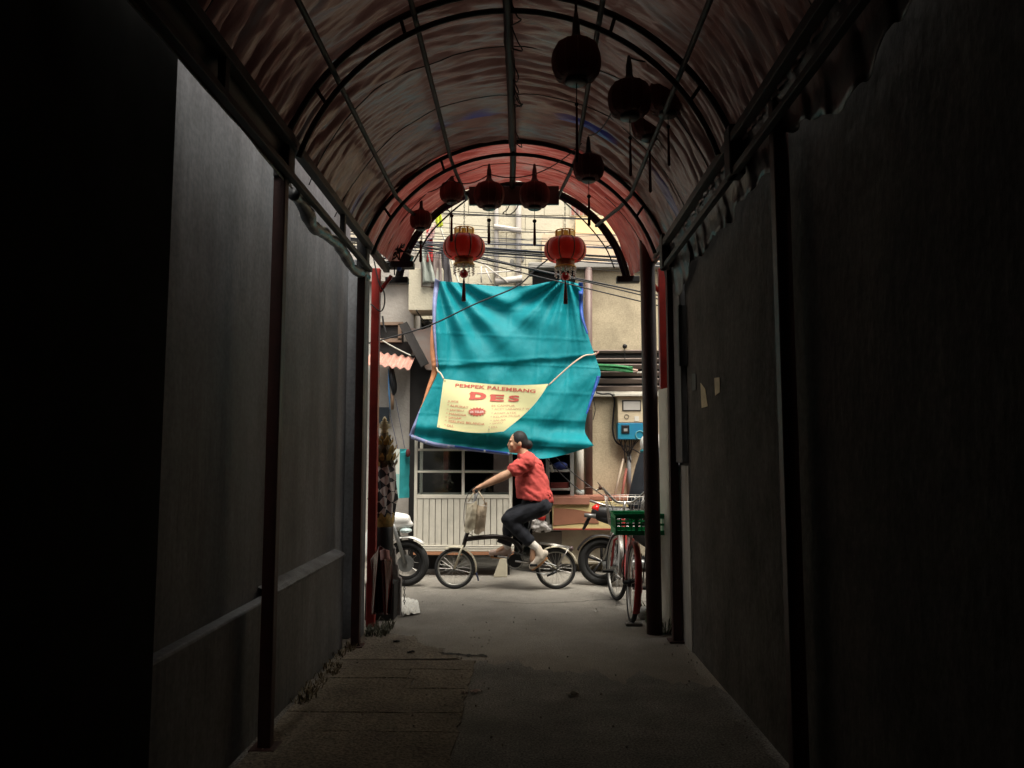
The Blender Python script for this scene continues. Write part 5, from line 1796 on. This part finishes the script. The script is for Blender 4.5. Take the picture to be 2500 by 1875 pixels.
for row, (py, rp, nn, L) in enumerate(((1074, 11, 7, 14), (1086, 16, 8, 20), (1106, 21, 9, 23), (1124, 24, 10, 22), (1138, 26, 10, 18))):
    for k in range(nn):
        a = 2 * PI * (k + .5 * (row % 2)) / nn
        rr_ = rp * SH_
        o_ = Vector((math.cos(a), math.sin(a), 0))
        t_ = Vector((-math.sin(a), math.cos(a), 0))
        b = Vector((sx, YH, zs(py))) + o_ * rr_
        l_ = L * SH_ * r.uniform(.8, 1.15)
        up_ = (Vector((0, 0, 1)) + o_ * r.uniform(.25, .7)).normalized()
        w_ = l_ * .32
        pts = [b - t_ * w_ * .6, b + t_ * w_ * .6, b + up_ * l_ * .5 + t_ * w_ + o_ * .006, b + up_ * l_, b + up_ * l_ * .5 - t_ * w_ + o_ * .006]
        MB().add(pts, [(0, 1, 2, 4), (4, 2, 3)]).build('petal', M_gd if r.random() < .55 else M_dkorn, sn, solid=.004)


# checked cloth
def chk_mat():
    m = bpy.data.materials.new('checked_cloth')
    m.use_nodes = True
    n, l = m.node_tree.nodes, m.node_tree.links
    tc = n.new('ShaderNodeTexCoord')
    mp = n.new('ShaderNodeMapping')
    mp.inputs['Rotation'].default_value = (0.25, 0.7, 0.3)
    l.new(tc.outputs['Object'], mp.inputs['Vector'])
    ck = n.new('ShaderNodeTexChecker')
    ck.inputs['Scale'].default_value = 15
    ck.inputs['Color1'].default_value = (0.60, 0.54, 0.50, 1)
    ck.inputs['Color2'].default_value = (0.03, 0.03, 0.035, 1)
    l.new(mp.outputs[0], ck.inputs['Vector'])
    b = n['Principled BSDF']
    b.inputs['Roughness'].default_value = 0.85
    l.new(ck.outputs[0], b.inputs['Base Color'])
    return m


M_chk = chk_mat()
pr = [(24, 1260), (27, 1235), (32, 1205), (31, 1180), (29, 1160), (27, 1142), (23, 1132)]
cl = MB()
cl.grid(48, 24, lambda u, v: (lambda q, a: (sx + q * math.cos(a), YH + q * math.sin(a), zs(1262) + (zs(1131) - zs(1262)) * v))(
    SH_ * (lambda t: pr[min(int(t), 5)][0] + (pr[min(int(t), 5) + 1][0] - pr[min(int(t), 5)][0]) * (t - min(int(t), 5)))(v * 6) + .010 * math.sin(u * 2 * PI * 9 + v * 5) + .008 * fn(u * 8, v * 4), 2 * PI * u))
cl.build('checked_wrap', M_chk, sn, True, fix=False)
MB().lathe((sx, YH, 0), [(24 * SH_, zs(1285)), (27 * SH_, zs(1268)), (26 * SH_, zs(1252)), (20 * SH_, zs(1245))], 18).build('gold_sash', M_gd, sn, True)
MB().lathe((sx, YH, 0), [(20 * SH_, 0), (20 * SH_, zs(1360)), (26 * SH_, zs(1340)), (25 * SH_, zs(1290)), (22 * SH_, zs(1280))], 18).build('dark_body', M_blackp, sn, True)
MB().box((sx - .13, YH - .09, 0), (sx + .118, YH + .12, zs(1420))).build('plinth', M_dark, sn, bevel=.01)
# broken concrete edge behind the shrine
bc = MB()
q = [(958, 1508), (978, 1506), (979, 1412), (972, 1408), (971, 1380), (966, 1376), (964, 1340), (958, 1330), (955, 1290), (961, 1275), (962, 1262), (952, 1262)]
Yb = 6.86
bc.prism([(P(*w_, Yb).x, max(-.01, P(*w_, Yb).z)) for w_ in q], Yb, Yb + .06)
bc.build('broken_kerb_wall', mat('broken_render', (0.36, 0.33, 0.31), .95, var=.4, scale=12, bump=.8, bscale=30), label='jagged broken edge of grey render behind the shrine', cat='broken wall', bevel=.006)
# red cloth cover
YD = 6.30
def rdrape(u, v):
    px = 905 + 50 * u + 4 * math.sin(u * 7 + v * 3)
    py = 1332 + 34 * (u - .5) ** 2 * 4 * (1 - v) + (1500 - 1332) * v
    return P(px, py, YD - .10 * math.sin(PI * u) * (1 - .4 * v) + .035 * math.sin(u * 15 + v * 1.5) * (.3 + v) + .05 * (1 - v) ** 2)


MB().grid(40, 30, rdrape).build('red_cover', mat('red_vinyl', (0.075, 0.008, 0.006), 0.25, var=.5, scale=5, bump=.3, bscale=8), smooth=True, fix=False, solid=.004,
                               label='glossy dark red vinyl cover draped at the foot of the shrine', cat='cover')
MB().grid(10, 8, lambda u, v: P(928 + 22 * u + 2 * v, 1340 + 24 * v + 8 * abs(u - .5), YD - .13 - .03 * math.sin(PI * u))).build('pink_reflection', mat('pink_reflection', (.55, .28, .26), .7, var=.3), smooth=True, fix=False, solid=.004,  # pink sheet painting in the reflection on the red cover
                               label='small pink patch painting a reflection on the dark red vinyl cover', cat='cloth')
# chain and papers
c = MB()
z = 1416
while z < 1478:
    p = P(987, z, 6.8)
    c.torus(p, (0, 1, 0) if int(z / 7) % 2 else (1, 0, 0), .009, .0028, 10, 4)
    z += 5.2
c.build('hanging_chain', M_blacksteel, label='short rusty chain hanging beside the broken render', cat='chain')
def paper(u, v):
    a = G(984 + 42 * u - 12 * v + 6 * v * u, 1508 - 38 * v - 8 * u * (1 - v))
    return (a.x, a.y, .012 + .03 * abs(fn(u * 3, v * 3)) + .05 * (1 - u) * (v > .6) * (v - .6) * 2)


MB().grid(14, 14, paper).build('paper_sheet', mat('white_paper', (.68, .66, .60), .7, var=.12), fix=False, solid=.003, label='crumpled white paper sheets on the ground beside the shrine', cat='paper')
MB().ball(G(928, 1505) + Vector((0, -.08, .02)), .022, .02, .03).build('white_lump', M_white, smooth=True, label='small white lump among the weeds at the left mouth', cat='litter')

# ================================================================== SCOOTER (left)
YS2 = 8.35
def S(px, py, dy=0.0):
    q = P(px, py, YS2)
    return Vector((q.x, YS2 + dy, q.z))


M_scw = mat('scooter_white', (.66, .65, .62), .3, var=.1)
scn = thing('scooter', 'white scooter passing behind the shrine, only its front wheel in view', 'scooter', Vector((S(900, 1400).x, YS2, 0)))
cw = S(992, 1352); cw.z = .245
wheel(scn, cw, (0, 1, 0), .245, .040, spokes=10, mrim=M_blackp)
cr2 = cw + Vector((-1.22, 0, 0))
wheel(scn, cr2, (0, 1, 0), .245, .045, spokes=10, mrim=M_blackp)
MB().lathe(cw + Vector((0, -.05, 0)), [(.09, 0), (.09, .01)], 20, axis=(0, 1, 0)).build('brake_disc', M_grey, scn)
for s in (-.06, .06):
    MB().tube([cw + Vector((0, s, 0)), cw + Vector((-.10, s, .30)), cw + Vector((-.16, s * .8, .50))], .022, 8).build('fork_leg', M_grey, scn, True)
arc_fender(cw, .285, 195, 48, .062, M_scw, 'front_fender', scn)
fd = MB()
fd.caps(cw + Vector((-.24, 0, .46)), .10, cw + Vector((-.02, 0, .46)), .065, 14)
fd.caps(cw + Vector((-.16, 0, .40)), .08, cw + Vector((.04, 0, .41)), .035, 14)
fd.caps(cw + Vector((-.26, 0, .48)), .11, cw + Vector((-.40, 0, .12)), .11, 14)
fd.remesh('front_cowl', M_scw, scn, .014, 4)
MB().ball(cw + Vector((-.01, 0, .345)), .07, .08, .03).build('headlight', mat('headlamp_lens', (.45, .55, .55), .1), scn, True)
MB().tube([cw + Vector((-.35, -.33, .70)), cw + Vector((-.3, -.1, .64)), cw + Vector((-.3, .1, .64)), cw + Vector((-.35, .33, .70))], .014, 8).build('handlebar', M_blackp, scn, True)
b_ = MB()
b_.caps(cw + Vector((-.42, 0, .10)), .10, cw + Vector((-.75, 0, .12)), .11, 14)
b_.caps(cw + Vector((-.75, 0, .30)), .14, cw + Vector((-1.35, 0, .45)), .11, 14)
b_.remesh('body_shell', M_scw, scn, .016, 4)
MB().caps(cw + Vector((-.70, 0, .50)), .10, cw + Vector((-1.28, 0, .54)), .09, 12, 1.2).build('seat', M_blackp, scn, True)

# ================================================================== MOTORCYCLE (right) AND ITS RIDER
YM = 8.45
def Q(px, py, dy=0.0):
    q = P(px, py, YM)
    return Vector((q.x, YM + dy, q.z))


mc = thing('motorcycle', 'black motorcycle with red tail light behind the parked bicycle', 'motorcycle', Vector((Q(1550, 1400).x, YM, 0)))
mw = Q(1468, 1350); mw.z = .255
wheel(mc, mw, (0, 1, 0), .255, .042, spokes=12, mrim=M_blackp)
mf = mw + Vector((1.24, 0, 0))
wheel(mc, mf, (0, 1, 0), .255, .038, spokes=12, mrim=M_blackp)
for k in range(5):
    a = 2 * PI * k / 5 + .3
    MB().tube([mw, mw + Vector((.19 * math.cos(a), 0, .19 * math.sin(a)))], .016, 6).build('wheel_spoke', M_blackp, mc, True)
arc_fender(mw, .29, 155, 35, .065, M_blackp, 'rear_fender', mc)
for s in (-.08, .08):
    MB().tube([mw + Vector((0, s, 0)), mw + Vector((.45, s, .05))], .022, 8).build('swingarm', M_blackp, mc, True)
    MB().tube([mw + Vector((.02, s, .02)), mw + Vector((.16, s, .36))], .026, 10).build('shock', M_chrome, mc, True)
    MB().tube([mf + Vector((0, s, 0)), mf + Vector((-.17, s, .55))], .022, 8).build('fork_leg', M_chrome, mc, True)
tl_ = MB()
tl_.caps(mw + Vector((-.02, 0, .47)), .045, mw + Vector((.35, 0, .40)), .10, 14)
tl_.caps(mw + Vector((.30, 0, .38)), .11, mw + Vector((.62, 0, .22)), .14, 14)
tl_.caps(mw + Vector((.62, 0, .30)), .14, mw + Vector((.95, 0, .42)), .15, 14)
tl_.remesh('tail_body', M_blackp, mc, .015, 4)
MB().caps(mw + Vector((-.05, 0, .52)), .055, mw + Vector((.55, 0, .46)), .09, 12, 1.3).build('seat', M_blackp, mc, True)
MB().lathe(Q(1447, 1240), [(.055, .06), (.045, .02), (.01, -.01)], 12, axis=(1, 0, -.25)).build('tail_light', mat('tail_lens', (.62, .015, .012), .2, var=.1), mc, True)
MB().tube([Q(1440, 1222), Q(1470, 1232), Q(1530, 1245)], .014, 8).build('grab_rail', M_chrome, mc, True)
MB().tube([Q(1425, 1256, -.1), Q(1452, 1258, -.1)], .022, 8).build('turn_signal', M_grey, mc, True)
MB().tube([Q(1440, 1256, -.06), Q(1432, 1275, -.04), Q(1424, 1292, 0)], [.02, .022, .016], 8).build('plate_bracket', M_blackp, mc, True)
MB().tube([mw + Vector((.0, -.14, -.03)), mw + Vector((.4, -.15, .0)), mw + Vector((.75, -.12, -.08))], [.045, .05, .025], 12).build('exhaust', M_grey, mc, True)
MB().box((mw.x + .5, YM - .12, .16), (mw.x + .9, YM + .12, .5)).build('engine', M_grey, mc, bevel=.03)
MB().tube([mf + Vector((-.25, -.36, .74)), mf + Vector((-.18, -.1, .68)), mf + Vector((-.18, .1, .68)), mf + Vector((-.25, .36, .74))], .014, 8).build('handlebar', M_blackp, mc, True)
MB().ball(mf + Vector((-.05, 0, .55)), .09, .1, .1).build('headlight', M_chrome, mc, True)
rp = thing('person', 'motorcyclist in dark jacket and white helmet half hidden by the pillar', 'person', mw + Vector((.42, 0, .55)))
hips = mw + Vector((.50, 0, .64))
chest = hips + Vector((.10, 0, .42))
head = P(1592, 1090, YM); head = Vector((head.x, YM, head.z))
b_ = MB()
b_.caps(hips, .15, chest, .17)
b_.caps(chest + Vector((0, 0, .08)), .07, head, .07)
b_.ball(head, .09, .075, .11)
M_jack = mat('dark_jacket', (.016, .020, .028), .8, var=.3, bump=.4, bscale=9)
clo = MB()
clo.caps(hips + Vector((-.03, 0, -.02)), .17, chest, .185, 14, 1.1)
for s in (-1, 1):
    shd, elb, hnd = chest + Vector((.02, s * .19, .06)), chest + Vector((.26, s * .30, -.14)), mf + Vector((-.25, s * .30, .75))
    kn2, ft = mw + Vector((.86, s * .2, .50)), mw + Vector((.62, s * .2, .06))
    b_.caps(shd, .06, elb, .05); b_.caps(elb, .048, hnd, .034)
    b_.caps(hips + Vector((0, s * .1, 0)), .09, kn2, .065); b_.caps(kn2, .06, ft, .045); b_.caps(ft, .045, ft + Vector((.16, 0, -.02)), .038)
    hand(b_, hnd + Vector((-.03, 0, .03)), (1, 0, -.1), hnd + Vector((.02, 0, 0)), s)
    clo.caps(shd, .085, elb, .07); clo.caps(elb, .068, hnd + Vector((-.05, 0, .02)), .048)
b_.caps(chest + Vector((0, -.17, .06)), .07, chest + Vector((0, .17, .06)), .07)
b_.remesh('body', M_skin, rp, .012, 3)
clo.caps(chest + Vector((0, -.17, .07)), .09, chest + Vector((0, .17, .07)), .09)
clo.remesh('jacket', M_jack, rp, .014, 4)
tr_ = MB()
for s in (-1, 1):
    kn2, ft = mw + Vector((.86, s * .2, .50)), mw + Vector((.62, s * .2, .10))
    tr_.caps(hips + Vector((0, s * .09, -.02)), .115, kn2, .08); tr_.caps(kn2, .078, ft, .06)
tr_.remesh('trousers', M_trous, rp, .014, 4)
hl = MB()
hl.ball(head + Vector((0, 0, .03)), .135, .125, .13)
hl.remesh('helmet', mat('white_helmet', (.7, .68, .63), .25, var=.1), rp, .014, 3)
MB().ball(head + Vector((.06, 0, .0)), .10, .105, .06).build('visor', mat('dark_visor', (.02, .02, .02), .1), rp, True)
MB().torus(head + Vector((0, 0, -.05)), (0, 0, 1), .115, .02, 24, 8).build('teal_scarf', mat('teal_scarf', (.03, .22, .26), .8), rp, True)

# ================================================================== PARKED RED BICYCLE WITH GREEN CRATE
A = G(1541, 1520)
B_ = G(1521, 1482)
base = Vector((A.x, A.y, 0))
fw = Vector((B_.x - A.x, 0.98, 0)).normalized()
rt = Vector((fw.y, -fw.x, 0))
LEAN = 0.06


def K(a, b, c):
    return base + fw * a + rt * (b + c * LEAN) + Vector((0, 0, c))


pb = thing('parked_bicycle', 'red bicycle parked by the wide pillar with a green crate on its rack', 'bicycle', base)
M_redb = mat('red_bike_paint', (.36, .025, .025), .3, .1, var=.25)
M_pinkb = mat('faded_pink_paint', (.55, .30, .30), .35, .1, var=.25)
RB = .325
axl = (rt + Vector((0, 0, -LEAN))).normalized()
w1 = wheel(pb, K(0, 0, RB), axl, RB, .020, spokes=32)
steer = (axl + fw * .20).normalized()
w2 = wheel(pb, K(1.0, -.03, RB), steer, RB, .020, spokes=32)
bbk = K(.42, 0, .29)
hd0, hd1 = K(.90, -.01, .62), K(.86, -.01, .80)
MB().tube([bbk, K(.62, 0, .36), hd0], .019, 10).build('down_tube', M_redb, pb, True)
MB().tube([K(.30, 0, .52), K(.6, 0, .56), hd1], .017, 10).build('top_tube', M_redb, pb, True)
MB().tube([bbk, K(.28, 0, .62)], .017, 10).build('seat_tube', M_redb, pb, True)
MB().tube([hd0, hd1], .021, 10).build('head_tube', M_pinkb, pb, True)
for s in (-.055, .055):
    MB().tube([K(0, s, RB), bbk + rt * s * .5], .010, 8).build('chainstay', M_redb, pb, True)
    MB().tube([K(0, s, RB), K(.06, s, .56), K(.27, s * .3, .66)], .011, 8).build('seatstay', M_pinkb if s < 0 else M_redb, pb, True)
    MB().tube([hd0, K(.93, -.02 + s, .58), K(1.0, -.03 + s, RB)], .012, 8).build('fork_leg', M_redb, pb, True)
    MB().tube([K(0, s * 1.5, RB), K(-.05, s * 1.7, .74)], .006, 6).build('rack_stay', M_blackp, pb, True)
    MB().tube([K(-.20, s, .75), K(.26, s, .75)], .007, 6).build('rack_rail', M_blackp, pb, True)
for a in (-.18, -.05, .1, .24):
    MB().tube([K(a, -.055, .75), K(a, .055, .75)], .006, 6).build('rack_bar', M_blackp, pb, True)
MB().tube([K(.28, 0, .60), K(.25, 0, .84)], .013, 8).build('seatpost', M_chrome, pb, True)
MB().caps(K(.18, 0, .87), .085, K(.38, 0, .89), .035, 12, .7).build('saddle', M_blackp, pb, True)
# swept chrome handlebar
hb = [K(.62, -.26, 1.09), K(.72, -.255, 1.09), K(.80, -.22, 1.08), K(.84, -.16, 1.02), K(.86, -.08, .95), K(.86, 0, .945), K(.86, .08, .95), K(.84, .16, 1.02), K(.80, .22, 1.08), K(.72, .255, 1.09), K(.62, .26, 1.09)]
MB().tube(ss(hb, 50), .012, 8).build('handlebar', M_chrome, pb, True)
MB().tube([hd1, K(.86, 0, .95)], .015, 8).build('stem', M_chrome, pb, True)
for s in (-1, 1):
    MB().tube([K(.60, s * .26, 1.09), K(.70, s * .257, 1.09)], .017, 8).build('grip', mat('brown_grip', (.18, .08, .05), .7), pb, True)
    MB().tube([K(.74, s * .25, 1.075), K(.64, s * .30, 1.07)], .007, 6).build('brake_lever', M_chrome, pb, True)
    cx_ = K(.42 + s * .15, s * -.10, .29 + .05 * s)
    MB().tube([bbk + rt * s * -.06, cx_], .010, 8).build('crank', M_chrome, pb, True)
    MB().obox(cx_ + rt * s * -.06, (.10, .08, .025), Matrix((rt, fw, Vector((0, 0, 1)))).transposed()).build('pedal', M_blackp, pb, bevel=.005)
MB().torus(bbk + rt * .06, axl, .085, .007, 28, 6).build('chainring', M_blackp, pb, True)
MB().obox(K(.20, .065, .31), (.02, .48, .13), Matrix((rt, fw, Vector((0, 0, 1)))).transposed()).build('chain_guard', M_redb, pb, bevel=.02)
MB().lathe(K(0, .0, RB) - axl * .08, [(.02, 0), (.02, .03), (.035, .04), (.035, .12), (.02, .13), (.012, .16)], 12, axis=axl).build('hub_gear', M_blackp, pb, True)
MB().tube([K(.30, .06, .24), K(.26, .14, .02)], .010, 6).build('kickstand', M_blackp, pb, True)
for a, nm in ((0, 'rear_fender'), (1.0, 'front_fender')):
    vs, fs = [], []
    for i in range(21):
        th = math.radians((215 if a == 0 else 190) - (175 if a == 0 else 150) * i / 20)
        for k in range(5):
            t = -1 + k * .5
            rr_ = RB + .022 - .010 * t * t
            vs.append(K(a + rr_ * math.cos(th), (0 if a == 0 else -.03) + .028 * t, RB + rr_ * math.sin(th)))
    for i in range(20):
        for k in range(4):
            fs.append((i * 5 + k, i * 5 + 5 + k, i * 5 + 6 + k, i * 5 + 1 + k))
    MB().add(vs, fs).build(nm, M_redb if a == 0 else M_chrome, pb, True, solid=.003)
# wire basket on the front
bk_ = MB()
def basket(a, b, c):
    return K(.98 + a, b * .85 + .02, c)


for c in (.72, .79, .86, .93, 1.0):
    sC = .72 + (c - .72) * .9
    k_ = .13 + (c - .72) * .16
    bk_.tube([basket(-k_, -k_ * 1.3, c), basket(k_, -k_ * 1.3, c), basket(k_, k_ * 1.3, c), basket(-k_, k_ * 1.3, c)], .0026, 5, True)
for i in range(20):
    t = i / 20 * 4
    sd_ = int(t)
    f_ = t - sd_
    cor = [(-1, -1.3), (1, -1.3), (1, 1.3), (-1, 1.3)]
    x0_, y0_ = cor[sd_]; x1_, y1_ = cor[(sd_ + 1) % 4]
    xx, yy = x0_ + (x1_ - x0_) * f_, y0_ + (y1_ - y0_) * f_
    bk_.tube([basket(xx * .13, yy * .13, .72), basket(xx * .175, yy * .175, 1.0)], .002, 4)
for i in range(6):
    bk_.tube([basket(-.13, -.169 + .068 * i, .72), basket(.13, -.169 + .068 * i, .72)], .003, 4)
bk_.build('wire_basket', M_chrome, pb, True, kind='stuff')
q = [K(.74, -.23, 1.07), K(.95, -.26, 1.13), K(1.0, -.15, .98), K(.95, -.03, .7)]
MB().tube(ss(q, 16), .004, 5).build('brake_cable', M_wire, pb, True)
MB().tube(ss([K(.0, -.06, .33), K(.1, -.1, .45), K(.3, -.06, .5)], 10), .004, 5).build('brake_cable', M_wire, pb, True)

# green crate: frame bars and slats with openings
YG = 6.42
def Kc(px, py, Y):
    return P(px, py, Y)


cA, cB = P(1512, 1252, 6.32), P(1672, 1252, 6.32)
x0, x1 = P(1500, 1100, 6.32).x, P(1654, 1100, 6.32).x
z1, z0 = P(1250, 1256, 6.32).z, P(1250, 1306, 6.32).z
y0, y1 = 6.32, 6.66
gc = thing('green_crate', 'open green plastic crate tied across the rack of the red bicycle', 'crate', ((x0 + x1) / 2, 6.45, z0), None)
M_grn = mat('green_plastic', (.012, .36, .14), .4, var=.2, scale=6)
MB().box((x0, y0, z0), (x1, y1, z0 + .008)).build('floor', M_grn, gc)
hgt = z1 - z0
for (ya, yb, nm) in ((y0, y0 + .008, 'side'), (y1 - .008, y1, 'side')):
    wl_ = MB()
    wl_.box((x0, ya, z0 + .008), (x1, yb, z0 + hgt * .22))
    wl_.box((x0, ya, z0 + hgt * .46), (x1, yb, z0 + hgt * .56))
    wl_.box((x0, ya, z0 + hgt * .80), (x1, yb, z1))
    s1 = wl_.build(nm, M_grn, gc, kind='stuff')
    n_ = 12
    for k in range(n_ + 1):
        xx = x0 + (x1 - x0) * k / n_
        wdt = .03 if k in (0, 4, 8, n_) else .008
        MB().box((max(x0, xx - wdt / 2), ya + .0005, z0 + .008), (min(x1, xx + wdt / 2), yb - .0005, z1 - .001)).build('slat', M_grn, s1)
for (xa_, xb_) in ((x0, x0 + .008), (x1 - .008, x1)):
    wl_ = MB()
    wl_.box((xa_, y0 + .008, z0 + .008), (xb_, y1 - .008, z0 + hgt * .3))
    wl_.box((xa_, y0 + .008, z0 + hgt * .78), (xb_, y1 - .008, z1))
    s1 = wl_.build('end', M_grn, gc, kind='stuff')
    for k in range(5):
        yy = y0 + .02 + (y1 - y0 - .04) * k / 4
        MB().box((xa_ + .0005, yy - .012, z0 + .02), (xb_ - .0005, yy + .012, z1 - .02)).build('slat', M_grn, s1)
rm = MB()
rm.tube([(x0, y0, z1), (x1, y0, z1), (x1, y1, z1), (x0, y1, z1)], .009, 6, True)
rm.build('rim', M_grn, gc, True)

# pale board and odds and ends seen between the pillar and the post
wb = thing('notice_board', 'tall pale notice board standing in the gap behind the wide pillar', 'notice board', (P(1632, 1330, 6.25).x, 6.25, 0))
def leaf_(pa_, pb2, za, zb_, off, m_, nm):
    d_ = (pb2 - pa_).normalized()
    n_ = Vector((-d_.y, d_.x, 0)) * off
    q_ = [Vector((w_.x, w_.y, 0)) + n_ for w_ in (pa_, pb2)]
    MB().add([(q_[0].x, q_[0].y, za), (q_[1].x, q_[1].y, za), (q_[1].x, q_[1].y, zb_), (q_[0].x, q_[0].y, zb_)], [(0, 1, 2, 3)]).build(nm, m_, wb, solid=.012)


pa_, pb2 = P(1611, 1100, 6.40), P(1650, 1100, 6.08)
leaf_(pa_, pb2, 0, P(1630, 948, 6.25).z, 0, mat('pale_board', (.62, .60, .52), .7, var=.15, grime=.3), 'panel')
leaf_(pa_.lerp(pb2, .2), pb2, P(1630, 1130, 6.25).z, P(1630, 962, 6.25).z, .012, mat('grey_inset', (.30, .31, .31), .6), 'grey_inset')
cc = thing('bicycle_lock_chain', 'dark lock chain hanging behind the wide pillar', 'chain', P(1632, 1490, 6.5))
z = 1390
c = MB()
while z < 1480:
    c.torus(P(1630 + 5 * math.sin(z * .08), z, 6.5), (0, 1, 0) if int(z / 8) % 2 else (1, 0, 0), .018, .006, 10, 5)
    z += 8
c.build('links', M_blackp, cc)
for k in range(3):
    MB().torus(P(1628 + 5 * k, 1380 + 10 * k, 6.48), (.3 * k, 1, .2), .035, .007, 16, 6).build('cable_ring', M_blackp, cc, True)
p = G(1553, 1527)
MB().box((p.x - .09, p.y - .04, 0), (p.x + .05, p.y + .02, .025)).build('flat_stone', mat('grey_stone', (.2, .19, .18), .9, var=.3), label='flat grey stone under the rear wheel of the red bicycle', cat='stone', bevel=.008)
MB().ball(G(1572, 1512) + Vector((0, 0, .05)), .06, .05, .06).build('clear_bag', mat('pale_plastic', (.5, .48, .44), .3, var=.4, scale=20), smooth=True, label='crumpled pale plastic bag at the foot of the wide pillar', cat='plastic bag')
